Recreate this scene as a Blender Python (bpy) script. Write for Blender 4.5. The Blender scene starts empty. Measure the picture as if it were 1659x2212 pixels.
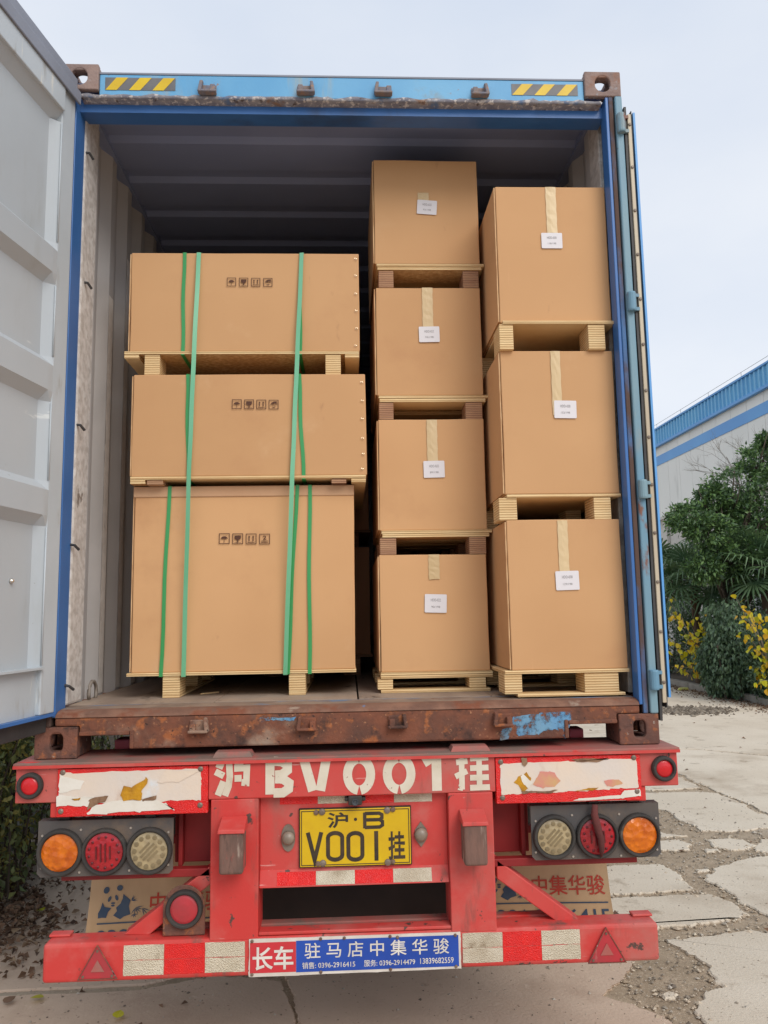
import bpy, bmesh, math, random
import numpy as np
from mathutils import Vector, Matrix, noise
random.seed(7); rng = np.random.default_rng(7)
C = bpy.context.scene.collection
R = math.radians
# ------------------------------------------------------------------ camera
CAMP = Vector((-0.0103, -3.1598, 1.7310)); YAW, PIT, ROL, FPX = -0.04684, 0.12832, -0.01704, 1700.0
W, H = 1659.0, 2212.0
cy, sy, cp, sp = math.cos(YAW), math.sin(YAW), math.cos(PIT), math.sin(PIT)
FWD = Vector((-sy*cp, cy*cp, sp)); r0 = Vector((cy, sy, 0)); u0 = r0.cross(FWD)
RGT = r0*math.cos(ROL) + u0*math.sin(ROL); UPV = u0*math.cos(ROL) - r0*math.sin(ROL)
cam = bpy.data.cameras.new('camera'); camo = bpy.data.objects.new('camera', cam); C.objects.link(camo)
m = Matrix((RGT, UPV, -FWD)).transposed().to_4x4(); m.translation = CAMP; camo.matrix_world = m
cam.sensor_fit = 'HORIZONTAL'; cam.sensor_width = 36.0; cam.lens = FPX/W*36.0
cam.clip_start = 0.05; cam.clip_end = 2000
sc = bpy.context.scene; sc.camera = camo
# ------------------------------------------------------------------ sky, sun, exposure
wd = bpy.data.worlds.new('World'); sc.world = wd; wd.use_nodes = True
nt = wd.node_tree; nt.nodes.clear()
def wn(t, **k):
    n = nt.nodes.new(t)
    for a, v in k.items(): setattr(n, a, v)
    return n
SUN_EL, SUN_AZ = R(40), R(150)      # azimuth measured from +Y clockwise: behind the camera
sky = wn('ShaderNodeTexSky', sky_type='NISHITA', sun_disc=False, sun_elevation=SUN_EL, sun_rotation=SUN_AZ)
tc = wn('ShaderNodeTexCoord'); mp = wn('ShaderNodeMapping'); mp.inputs['Scale'].default_value = (1, 1, 2.2)
cl = wn('ShaderNodeTexNoise'); cl.inputs['Scale'].default_value = 1.7; cl.inputs['Detail'].default_value = 5; cl.inputs['Roughness'].default_value = .5
cr = wn('ShaderNodeValToRGB'); cr.color_ramp.elements[0].position = .32; cr.color_ramp.elements[1].position = .72
cr.color_ramp.elements[0].color = (5.85, 6.5, 7.6, 1); cr.color_ramp.elements[1].color = (7.45, 7.75, 8.25, 1)
mx = wn('ShaderNodeMixRGB'); mx.inputs['Fac'].default_value = .88
bg = wn('ShaderNodeBackground'); bg.inputs['Strength'].default_value = .098
ow = wn('ShaderNodeOutputWorld')
for a, b in ((tc.outputs['Generated'], mp.inputs['Vector']), (mp.outputs[0], cl.inputs['Vector']), (cl.outputs['Fac'], cr.inputs[0]),
             (sky.outputs[0], mx.inputs[1]), (cr.outputs[0], mx.inputs[2]), (mx.outputs[0], bg.inputs[0]), (bg.outputs[0], ow.inputs[0])):
    nt.links.new(a, b)
sl = bpy.data.lights.new('sun', 'SUN'); sl.energy = 1.5; sl.angle = R(35); sl.color = (1, .95, .88)
so = bpy.data.objects.new('sun', sl); C.objects.link(so); so.location = (6, -12, 14)
sd = Vector((math.sin(SUN_AZ)*math.cos(SUN_EL), math.cos(SUN_AZ)*math.cos(SUN_EL), math.sin(SUN_EL)))
so.rotation_euler = sd.to_track_quat('Z', 'Y').to_euler()
sc.view_settings.view_transform = 'Standard'; sc.view_settings.look = 'None'; sc.view_settings.gamma = 1
sc.view_settings.exposure = 0.34; sc.view_settings.use_curve_mapping = False
sc.render.engine = 'CYCLES'; sc.cycles.max_bounces = 8; sc.cycles.diffuse_bounces = 4

# ------------------------------------------------------------------ pixels (of a 1659 x 2212 copy) to points on real planes
def ray(u, v): return FWD + RGT*((u-W/2)/FPX) - UPV*((v-H/2)/FPX)
def PY(u, v, y): d = ray(u, v); return CAMP + d*((y-CAMP.y)/d.y)
def PZ(u, v, z=0.): d = ray(u, v); return CAMP + d*((z-CAMP.z)/d.z)
def PX(u, v, x): d = ray(u, v); return CAMP + d*((x-CAMP.x)/d.x)
def xz(pts, y): return [(p.x, p.z) for p in (PY(u, v, y) for u, v in pts)]
def rect(u0, v0, u1, v1, y):
    c = xz([(u0, v0), (u1, v0), (u1, v1), (u0, v1)], y)
    return (c[0][0]+c[3][0])/2, (c[1][0]+c[2][0])/2, (c[2][1]+c[3][1])/2, (c[0][1]+c[1][1])/2   # x0 x1 z0 z1

# ------------------------------------------------------------------ materials
def srgb(r, g, b):
    f = lambda c: (c/255/12.92) if c/255 <= .04045 else ((c/255+.055)/1.055)**2.4
    return (f(r), f(g), f(b), 1)
MATS = {}
def M(name, c1, c2=None, scale=4., rough=.6, metal=0., bump=0., bscale=80., layers=(), coat=0., spec=.5, rand=0., stretch=(1, 1, 1),
      alpha=None, island=None, lowbump=0., trans=0., detail=6, cells=None, wave=None, perobj=True, sub=0.):
    """c1..c2 mottled by noise; layers: (colour, scale, lo, hi, stretch[, rough]) of wear over it"""
    if name in MATS: return MATS[name]
    mt = bpy.data.materials.new(name); mt.use_nodes = True; t = mt.node_tree; N = t.nodes; L = t.links
    b = N['Principled BSDF']; out = N['Material Output']
    b.inputs['Roughness'].default_value = rough; b.inputs['Metallic'].default_value = metal
    b.inputs['Specular IOR Level'].default_value = spec; b.inputs['Coat Weight'].default_value = coat
    b.inputs['Coat Roughness'].default_value = .15
    co = N.new('ShaderNodeTexCoord'); oi = N.new('ShaderNodeObjectInfo')
    vec = co.outputs['Object']
    if perobj:
        a = N.new('ShaderNodeVectorMath'); a.operation = 'MULTIPLY_ADD'
        cb = N.new('ShaderNodeCombineXYZ')
        for i, k in enumerate((13.1, 7.7, 5.3)):
            mm = N.new('ShaderNodeMath'); mm.operation = 'MULTIPLY'; mm.inputs[1].default_value = k
            L.new(oi.outputs['Random'], mm.inputs[0]); L.new(mm.outputs[0], cb.inputs[i])
        a.inputs[1].default_value = (1, 1, 1); L.new(vec, a.inputs[0]); L.new(cb.outputs[0], a.inputs[2]); vec = a.outputs[0]
    def nz(s, st=(1, 1, 1), det=6, rgh=.55):
        mpn = N.new('ShaderNodeMapping'); mpn.inputs['Scale'].default_value = st; L.new(vec, mpn.inputs[0])
        n = N.new('ShaderNodeTexNoise'); n.inputs['Scale'].default_value = s; n.inputs['Detail'].default_value = det; n.inputs['Roughness'].default_value = rgh
        L.new(mpn.outputs[0], n.inputs['Vector']); return n.outputs['Fac']
    def ramp(f, lo, hi):
        r = N.new('ShaderNodeMapRange'); r.interpolation_type = 'SMOOTHSTEP'
        r.inputs[1].default_value = lo; r.inputs[2].default_value = hi; L.new(f, r.inputs[0]); return r.outputs[0]
    def mix(f, a, c):
        x = N.new('ShaderNodeMixRGB'); L.new(f, x.inputs[0])
        for i, q in ((1, a), (2, c)):
            if isinstance(q, tuple): x.inputs[i].default_value = q
            else: L.new(q, x.inputs[i])
        return x.outputs[0]
    c1 = tuple(c1)[:3]+(1,)
    col = c1
    if island:
        g = N.new('ShaderNodeNewGeometry'); r = N.new('ShaderNodeValToRGB'); e = r.color_ramp.elements
        e[0].color = tuple(island[0])[:3]+(1,); e[1].color = tuple(island[-1])[:3]+(1,)
        for i, q in enumerate(island[1:-1]):
            k = e.new((i+1)/(len(island)-1)); k.color = tuple(q)[:3]+(1,)
        src = oi.outputs['Random'] if rand == 'object' else g.outputs['Random Per Island']
        L.new(src, r.inputs[0]); col = r.outputs[0]
    if c2: col = mix(ramp(nz(scale, stretch, detail), .3, .7), col, tuple(c2)[:3]+(1,))
    if rand and rand != 'object':
        hs = N.new('ShaderNodeHueSaturation'); mr = N.new('ShaderNodeMapRange'); mr.inputs[3].default_value = 1-rand; mr.inputs[4].default_value = 1+rand
        L.new(oi.outputs['Random'], mr.inputs[0]); L.new(mr.outputs[0], hs.inputs['Value'])
        if isinstance(col, tuple): hs.inputs['Color'].default_value = col
        else: L.new(col, hs.inputs['Color'])
        col = hs.outputs[0]
    rg = None
    for ly in layers:
        st = ly[4] if len(ly) > 4 else (1, 1, 1)
        f = ramp(nz(ly[1], st, 8, .62), ly[2], ly[3])
        col = mix(f, col, tuple(ly[0])[:3]+(1,))
        if len(ly) > 5:
            q = N.new('ShaderNodeMix'); L.new(f, q.inputs[0])
            if rg is None: q.inputs[2].default_value = rough
            else: L.new(rg, q.inputs[2])
            q.inputs[3].default_value = ly[5]; rg = q.outputs[0]
    if rg is not None: L.new(rg, b.inputs['Roughness'])
    if isinstance(col, tuple): b.inputs['Base Color'].default_value = col
    else: L.new(col, b.inputs['Base Color'])
    prev = None
    def addbump(f, st, dist):
        nonlocal prev
        n = N.new('ShaderNodeBump'); n.inputs['Strength'].default_value = st; n.inputs['Distance'].default_value = dist
        L.new(f, n.inputs['Height'])
        if prev: L.new(prev, n.inputs['Normal'])
        prev = n.outputs[0]
    if lowbump: addbump(nz(3.5, (1, 1, 1), 2), lowbump, .03)
    if bump: addbump(nz(bscale, stretch, 6), bump, .004)
    if cells:
        vo = N.new('ShaderNodeTexVoronoi'); vo.inputs['Scale'].default_value = cells[0]; L.new(vec, vo.inputs['Vector'])
        addbump(vo.outputs['Distance'], cells[1], .006)
    if wave:   # thin plies / corrugation read: (axis, scale, strength, dark colour)
        w = N.new('ShaderNodeTexWave'); w.bands_direction = wave[0]; w.inputs['Scale'].default_value = wave[1]; w.inputs['Distortion'].default_value = .5
        w.inputs['Detail'].default_value = 3; w.inputs['Detail Scale'].default_value = 2
        L.new(vec, w.inputs['Vector']); addbump(w.outputs['Fac'], wave[2], .003)
        if len(wave) > 3:
            f = ramp(w.outputs['Fac'], .72, .98); old = b.inputs['Base Color'].links[0].from_socket if b.inputs['Base Color'].links else tuple(b.inputs['Base Color'].default_value)
            L.new(mix(f, old, tuple(wave[3])[:3]+(1,)), b.inputs['Base Color'])
    if prev: L.new(prev, b.inputs['Normal'])
    if trans:
        tr = N.new('ShaderNodeBsdfTranslucent'); ms = N.new('ShaderNodeMixShader'); ms.inputs[0].default_value = trans
        if isinstance(col, tuple): tr.inputs[0].default_value = col
        else: L.new(col, tr.inputs[0])
        L.new(b.outputs[0], ms.inputs[1]); L.new(tr.outputs[0], ms.inputs[2]); L.new(ms.outputs[0], out.inputs[0])
    if alpha:  # worn paint with holes: (scale, lo, hi)
        f = ramp(nz(alpha[0], (1, 1, 1), 8, .65), alpha[1], alpha[2]); L.new(f, b.inputs['Alpha'])
    MATS[name] = mt; return mt

RUST1, RUST2, RUST3 = srgb(112, 66, 46), srgb(78, 52, 42), srgb(150, 88, 52)
DUST = srgb(150, 132, 116)
M('sill_rust', srgb(132, 80, 58), srgb(92, 64, 54), 9, rough=.88, bump=1, bscale=48,
  layers=((srgb(164, 98, 58), 18, .52, .68), (srgb(70, 50, 44), 7, .54, .68), (srgb(158, 136, 118), 2.6, .56, .72), (srgb(170, 120, 88), 60, .60, .70), (srgb(60, 44, 40), 50, .62, .70), (srgb(88, 148, 190), 1.9, .655, .675, (1, 1, .45))))
M('sill_paint', srgb(96, 150, 192), srgb(112, 158, 186), 8, rough=.6, bump=.2, alpha=(22, .40, .56), layers=((srgb(112, 100, 84), 9, .52, .66, (1, 1, .35)), (srgb(116, 72, 50), 22, .64, .70)))
M('nosing', srgb(142, 104, 84), srgb(112, 80, 66), 10, rough=.85, bump=.8, bscale=60, layers=((srgb(126, 74, 52), 6, .5, .62), (srgb(160, 140, 124), 9, .60, .72), (srgb(88, 128, 168), 5, .64, .67, (.6, 1, 1))))
M('cast_rust', srgb(126, 82, 66), srgb(94, 68, 60), 14, rough=.88, bump=1, bscale=70, layers=((srgb(156, 96, 62), 24, .54, .68), (srgb(70, 52, 46), 18, .58, .68), (srgb(162, 150, 138), 30, .64, .70)))
M('cast_top', srgb(160, 136, 126), srgb(136, 116, 110), 14, rough=.85, bump=.8, bscale=90, layers=((srgb(146, 108, 90), 12, .5, .66), (srgb(160, 158, 160), 18, .58, .68)))
M('header_blue', srgb(94, 162, 208), srgb(112, 176, 216), 3, rough=.5, bump=.1, layers=((srgb(146, 168, 176), 7, .54, .72, (1, 1, .12)), (srgb(134, 140, 138), 3, .62, .74), (srgb(150, 116, 92), 20, .66, .74)))
M('header_lip', srgb(146, 142, 144), srgb(114, 112, 122), 18, rough=.8, bump=.9, bscale=50, layers=((srgb(196, 188, 182), 46, .52, .62), (srgb(134, 106, 88), 12, .58, .68), (srgb(92, 112, 142), 8, .56, .66), (srgb(84, 72, 68), 26, .60, .68)))
M('jamb_blue', srgb(56, 104, 166), srgb(64, 114, 178), 2.5, rough=.38, bump=.06, layers=((srgb(60, 88, 132), 3, .55, .75, (1, 1, .3)), (srgb(96, 70, 58), 14, .72, .78)))
M('post_blue', srgb(66, 116, 168), srgb(56, 100, 150), 4, rough=.55, bump=.35, layers=((srgb(88, 68, 60), 5, .36, .52, (1, 1, .35), .85), (srgb(120, 74, 50), 14, .62, .72)))
M('post_pale', srgb(126, 156, 166), srgb(104, 146, 170), 3, rough=.5, bump=.2, stretch=(1, 1, .3), layers=((srgb(152, 150, 134), 6, .50, .68, (1, 1, .2)), (srgb(124, 82, 64), 7, .585, .66, (1, 1, .5)), (srgb(96, 70, 60), 22, .64, .70)))
M('inner_grey', srgb(192, 189, 187), srgb(178, 175, 173), 2, rough=.6, bump=.08, lowbump=.12, layers=((srgb(142, 136, 130), 3, .58, .75, (1, 1, .2)), (srgb(206, 202, 196), 22, .70, .74, (1, 1, .15))))
M('inner_worn', srgb(214, 210, 206), srgb(182, 176, 170), 30, rough=.65, bump=.5, bscale=60, layers=((srgb(214, 212, 208), 14, .55, .65), (srgb(128, 118, 110), 8, .64, .72)))
M('scuff', srgb(236, 233, 228), srgb(220, 216, 210), 20, rough=.7, bump=.4, layers=((srgb(190, 184, 178), 16, .60, .70, (1, 1, .3)),))
M('keeper_grey', srgb(116, 118, 132), srgb(138, 122, 114), 30, rough=.8, bump=.6, layers=((srgb(160, 128, 108), 26, .54, .64),))
M('roof_grey', srgb(142, 154, 188), srgb(132, 144, 178), 1.5, rough=.55, bump=.05)
M('door_grey', srgb(182, 189, 194), srgb(175, 182, 187), 1.2, rough=.5, bump=.06, lowbump=.1, layers=((srgb(164, 168, 168), 4, .56, .8, (1, 1, .25)), (srgb(146, 144, 140), 26, .69, .74), (srgb(208, 212, 212), 7, .66, .72, (.3, .3, 1.5))))
M('door_frame', srgb(188, 196, 202), srgb(178, 186, 191), 2, rough=.55, bump=.15, layers=((srgb(158, 156, 150), 9, .56, .70, (1, 1, .2)), (srgb(212, 212, 206), 14, .64, .7, (1, 1, .15))))
M('gasket', srgb(52, 52, 54), srgb(70, 68, 66), 6, rough=.6, bump=.2)
M('gasket_grey', srgb(140, 145, 158), srgb(126, 130, 142), 3, rough=.6, bump=.1)
M('retainer', srgb(206, 194, 170), srgb(186, 172, 148), 8, rough=.5, bump=.2, stretch=(1, 1, .1), layers=((srgb(140, 120, 96), 10, .62, .7, (1, 1, .1)),))
M('floor_ply', srgb(168, 148, 130), srgb(142, 124, 110), 6, rough=.75, bump=.3, stretch=(1, .15, 1), layers=((srgb(88, 74, 66), 9, .58, .7, (1, .3, 1)), (srgb(168, 152, 138), 30, .66, .72), (srgb(160, 146, 132), 2, .5, .75)))
M('thresh', srgb(150, 130, 114), srgb(122, 104, 92), 10, rough=.75, bump=.5, layers=((srgb(104, 124, 150), 3.2, .52, .62, (1, 2, 1)), (srgb(60, 104, 170), 4, .66, .7, (.5, 1, 1)), (srgb(120, 76, 54), 8, .6, .68)))
M('red', srgb(202, 56, 51), srgb(200, 72, 66), 2.2, rough=.6, bump=.12, layers=((srgb(182, 104, 95), 2.4, .47, .72), (srgb(128, 78, 69), 9, .56, .72, (1, 1, .2), .85), (srgb(214, 150, 142), 34, .66, .73, (.12, 1, 1)), (srgb(116, 84, 76), 5, .63, .74), (srgb(200, 98, 90), 5, .48, .74), (srgb(158, 96, 86), 3.5, .58, .78, (1, 1, .4), .8), (srgb(88, 64, 57), 17, .635, .665), (srgb(196, 140, 132), 40, .69, .75)))
M('red_dusty', srgb(176, 84, 76), srgb(150, 108, 98), 5, rough=.8, bump=.3, layers=((srgb(128, 104, 94), 3, .48, .62), (srgb(206, 50, 44), 7, .60, .68, (.5, 1, 1))))
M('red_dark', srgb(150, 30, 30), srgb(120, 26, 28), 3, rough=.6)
M('red_bright', srgb(232, 30, 26), srgb(216, 24, 24), 30, rough=.35, cells=(260, .5), layers=((srgb(190, 70, 60), 6, .6, .75),))
M('white_tape', srgb(226, 214, 190), srgb(210, 198, 172), 9, rough=.4, cells=(260, .8), layers=((srgb(176, 160, 134), 7, .58, .72),))
M('worn_tape', srgb(214, 204, 182), srgb(188, 174, 150), 12, rough=.5, cells=(260, .6), layers=((srgb(150, 132, 108), 6, .55, .68),))
M('stencil', srgb(222, 214, 196), srgb(206, 196, 174), 8, rough=.7, alpha=(30, .31, .37), layers=((srgb(178, 160, 138), 8, .6, .72),))
M('cream', srgb(226, 208, 188), srgb(216, 206, 196), 5, rough=.6, bump=.2, layers=((srgb(196, 170, 150), 6, .58, .75, (1, 1, .4)), (srgb(216, 222, 226), 4, .6, .72)))
M('white_scrap', srgb(232, 228, 218), srgb(218, 212, 198), 7, rough=.55, bump=.15, layers=((srgb(170, 150, 130), 10, .64, .74),))
M('amber_glue', srgb(206, 150, 20), srgb(150, 100, 26), 14, rough=.4, bump=.6)
M('brown_glue', srgb(150, 118, 90), srgb(112, 82, 62), 20, rough=.8, bump=.8)
M('pink_scrap', srgb(212, 128, 128), srgb(204, 176, 110), 9, rough=.6)
M('plate_yellow', srgb(220, 184, 14), srgb(206, 166, 20), 5, rough=.4, bump=.06, layers=((srgb(160, 120, 40), 12, .66, .76),))
M('plate_black', srgb(44, 38, 32), srgb(70, 56, 40), 20, rough=.5)
M('sign_blue', srgb(28, 70, 160), srgb(34, 80, 176), 4, rough=.4, layers=((srgb(110, 116, 130), 10, .68, .74),))
M('sign_red', srgb(206, 50, 60), srgb(190, 56, 60), 4, rough=.4, layers=((srgb(150, 110, 100), 10, .64, .72),))
M('sign_white', srgb(222, 216, 206), srgb(204, 196, 184), 12, rough=.5, layers=((srgb(150, 130, 112), 12, .62, .7),))
M('sign_text', srgb(228, 224, 214), srgb(204, 200, 192), 20, rough=.5, layers=((srgb(130, 130, 140), 16, .66, .72),))
M('black_steel', srgb(74, 73, 74), srgb(92, 84, 78), 5, rough=.6, bump=.15, layers=((srgb(110, 94, 80), 4, .54, .72), (srgb(96, 70, 50), 12, .68, .75)))
M('rubber', srgb(46, 44, 42), srgb(62, 58, 54), 10, rough=.7, bump=.2, layers=((srgb(100, 92, 84), 8, .6, .75),))
M('rubber_buffer', srgb(128, 96, 84), srgb(92, 74, 66), 16, rough=.8, bump=.7, stretch=(1, 1, .3), layers=((srgb(186, 80, 72), 9, .58, .66, (1, 1, .4)), (srgb(172, 156, 142), 16, .56, .68, (1, 1, .2)), (srgb(66, 54, 50), 11, .60, .7, (1, 1, .25))))
M('amber_lens', srgb(222, 116, 6), srgb(186, 84, 4), 26, rough=.22, cells=(42, 1), coat=.4, layers=((srgb(190, 130, 70), 5, .60, .8),))
M('red_lens', srgb(176, 20, 34), srgb(140, 24, 36), 16, rough=.25, cells=(50, .5), coat=.4, layers=((srgb(176, 96, 96), 8, .60, .78),))
M('red_glow', srgb(214, 26, 36), srgb(196, 22, 32), 10, rough=.3, coat=.3)
M('red_dusty_lens', srgb(190, 46, 56), srgb(166, 54, 60), 9, rough=.4, coat=.2, layers=((srgb(190, 150, 140), 7, .62, .7, (1, 1, .3)),))
M('red_beads', srgb(96, 18, 26), rough=.3, coat=.3)
M('clear_lens', srgb(176, 158, 120), srgb(150, 134, 104), 16, rough=.25, cells=(48, .5), coat=.4, layers=((srgb(200, 188, 158), 8, .6, .75),))
M('clear_cells', srgb(122, 108, 80), srgb(140, 124, 92), 12, rough=.3, coat=.3)
M('chrome', srgb(196, 190, 182), rough=.35, metal=.8)
M('dull_steel', srgb(140, 128, 116), srgb(120, 106, 94), 20, rough=.5, metal=.4)
M('bolt_rusty', srgb(96, 72, 58), srgb(128, 108, 92), 60, rough=.7, bump=.4)
M('lamp_grey', srgb(150, 136, 120), srgb(128, 114, 100), 12, rough=.45, coat=.2)
M('flap', srgb(198, 170, 134), srgb(178, 152, 118), 5, rough=.75, bump=.15, stretch=(1, 1, .3), layers=((srgb(128, 104, 78), 9, .60, .75, (1, 1, .2)), (srgb(112, 88, 66), 3, .62, .75)))
M('flap_blue', srgb(52, 74, 100), srgb(66, 84, 104), 12, rough=.7)
M('flap_red', srgb(186, 62, 48), srgb(176, 72, 56), 12, rough=.7)
M('cloth_maroon', srgb(104, 52, 48), srgb(84, 44, 42), 12, rough=.9, bump=.4)
M('carton', srgb(212, 165, 117), srgb(203, 156, 109), 1.3, rough=.8, bump=.05, bscale=160, lowbump=.10, rand=.04, detail=2,
  layers=((srgb(192, 143, 100), 1.8, .52, .82), (srgb(214, 166, 122), 46, .66, .86, (1, 1, .05)), (srgb(164, 116, 80), 7, .66, .80, (1, 1, .5)), (srgb(216, 176, 134), 3, .60, .85)))
M('carton_lid', srgb(206, 166, 130), srgb(198, 156, 120), 3, rough=.85, bump=.15, bscale=40)
M('carton_edge', srgb(222, 184, 138), srgb(186, 140, 96), 60, rough=.85, bump=.3, stretch=(1, 1, .2))
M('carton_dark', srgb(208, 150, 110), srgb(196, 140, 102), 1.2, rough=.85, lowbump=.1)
M('kraft_tape', srgb(220, 194, 150), srgb(208, 180, 134), 8, rough=.4, bump=.5, bscale=24, stretch=(1, 1, .25), perobj=True, layers=((srgb(186, 156, 104), 18, .66, .7, (1, 1, .12)),))
M('paper', srgb(226, 222, 224), rough=.6)
M('print_ink', srgb(88, 56, 40), rough=.8)
M('print_grey', srgb(150, 146, 146), rough=.8)
M('plywood', srgb(232, 204, 154), srgb(218, 184, 132), 12, rough=.75, bump=.3, bscale=40, stretch=(.3, .3, 2), rand=.07, wave=('Z', 30, .5, srgb(176, 132, 84)))
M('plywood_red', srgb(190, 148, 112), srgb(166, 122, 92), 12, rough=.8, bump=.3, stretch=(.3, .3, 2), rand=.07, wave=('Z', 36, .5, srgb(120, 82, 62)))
M('strap', srgb(52, 160, 84), srgb(60, 166, 92), 3, rough=.28, spec=.8, trans=.15)
M('strap_long', srgb(112, 196, 148), srgb(122, 200, 156), 3, rough=.22, spec=1.0, coat=.5, trans=.15)  # mint tone: sky reflection on the long straps put into their green
M('staple', srgb(226, 214, 190), rough=.25, metal=.9)
M('yellow_stripe', srgb(226, 192, 26), srgb(214, 178, 30), 8, rough=.45, layers=((srgb(200, 130, 40), 8, .68, .76),))
M('dark_stripe', srgb(118, 116, 116), srgb(98, 98, 100), 8, rough=.5)
M('concrete', srgb(214, 200, 180), srgb(203, 188, 167), 1.1, rough=.92, bump=.9, bscale=70, perobj=False, rand=.03,
  layers=((srgb(176, 158, 136), .9, .50, .75), (srgb(142, 124, 104), 44, .60, .70), (srgb(218, 206, 188), 60, .62, .72), (srgb(160, 142, 120), 3.3, .58, .72), (srgb(130, 112, 94), 12, .66, .72)))
M('concrete_brown', srgb(204, 180, 158), srgb(190, 165, 143), 1.4, rough=.92, bump=.8, bscale=60, perobj=False, rand=.02,
  layers=((srgb(166, 140, 120), 1.1, .50, .75), (srgb(136, 112, 94), 34, .62, .71), (srgb(214, 194, 172), 9, .62, .76), (srgb(140, 116, 98), 4, .62, .74)))
M('dirt', srgb(172, 152, 128), srgb(150, 131, 108), 6, rough=1, bump=1, bscale=75, perobj=False, layers=((srgb(196, 178, 154), 70, .56, .66), (srgb(120, 102, 84), 46, .58, .67), (srgb(170, 158, 142), .25, .5, .62)))
M('soil', srgb(92, 78, 62), srgb(70, 60, 48), 5, rough=1, bump=1, bscale=30, perobj=False)
M('kerb_stone', srgb(150, 142, 130), srgb(132, 124, 112), 4, rough=.9, bump=.4)
M('crumb', srgb(190, 174, 152), rough=.95, island=(srgb(150, 132, 110), srgb(186, 168, 146), srgb(208, 194, 172)))
M('gravel', srgb(120, 108, 94), rough=.95, island=(srgb(84, 74, 62), srgb(118, 106, 92), srgb(150, 138, 122)))
M('pebble', srgb(150, 140, 126), rough=.9, island=(srgb(110, 98, 86), srgb(150, 138, 122), srgb(190, 180, 166)))
M('litter', srgb(110, 80, 60), rough=.85, trans=.1, island=(srgb(78, 58, 46), srgb(112, 86, 66), srgb(140, 108, 84), srgb(100, 74, 56), srgb(158, 134, 108)))
M('leaf_green', srgb(60, 90, 50), rough=.38, trans=.25, island=(srgb(64, 86, 60), srgb(86, 116, 70), srgb(118, 150, 82), srgb(72, 98, 68)))
M('leaf_dark', srgb(50, 70, 50), rough=.5, trans=.15, island=(srgb(62, 80, 60), srgb(80, 104, 74), srgb(100, 124, 88), srgb(70, 92, 68)))
M('leaf_olive', srgb(84, 90, 50), rough=.5, trans=.2, island=(srgb(92, 100, 64), srgb(118, 130, 80), srgb(142, 150, 92), srgb(176, 160, 80), srgb(102, 112, 72)))
M('leaf_yellow', srgb(220, 200, 40), rough=.5, trans=.35, rand='object', island=(srgb(190, 192, 40), srgb(214, 202, 40), srgb(232, 202, 44), srgb(222, 170, 40), srgb(160, 178, 56)))
M('palm_green', srgb(84, 112, 78), srgb(104, 128, 86), 3, rough=.45, trans=.2, rand=.18)
M('palm_fibre', srgb(96, 74, 56), srgb(72, 58, 46), 20, rough=.95, bump=.8, stretch=(1, 1, .2))
M('bark', srgb(96, 84, 72), srgb(74, 64, 54), 10, rough=.95, bump=.7, stretch=(1, 1, .3))
M('twig', srgb(122, 112, 100), rough=.9)
M('wall_panel', srgb(234, 233, 226), srgb(228, 228, 221), .6, rough=.55, perobj=True, rand=.015, layers=((srgb(190, 190, 182), 1.2, .6, .8, (1, 1, .2)),))
M('wall_low', srgb(206, 202, 194), srgb(190, 186, 178), 1, rough=.8, layers=((srgb(140, 134, 124), 2, .58, .75, (1, 1, .3)),))
M('clad_blue', srgb(118, 184, 222), srgb(106, 174, 218), .5, rough=.45)
M('band_blue', srgb(98, 164, 222), srgb(90, 154, 216), .6, rough=.45)
M('glass_dark', srgb(60, 66, 72), rough=.12, spec=.8)
M('tyre', srgb(38, 36, 35), srgb(58, 52, 48), 6, rough=.85, bump=.4)
M('under_black', srgb(40, 34, 32), srgb(54, 44, 40), 4, rough=.85)
M('pink_paint', srgb(206, 110, 126), srgb(196, 100, 112), 6, rough=.6)
M('bottle_yellow', srgb(222, 214, 90), srgb(236, 232, 150), 20, rough=.4)
M('ring_steel', srgb(120, 110, 100), srgb(140, 130, 120), 20, rough=.6)

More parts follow.
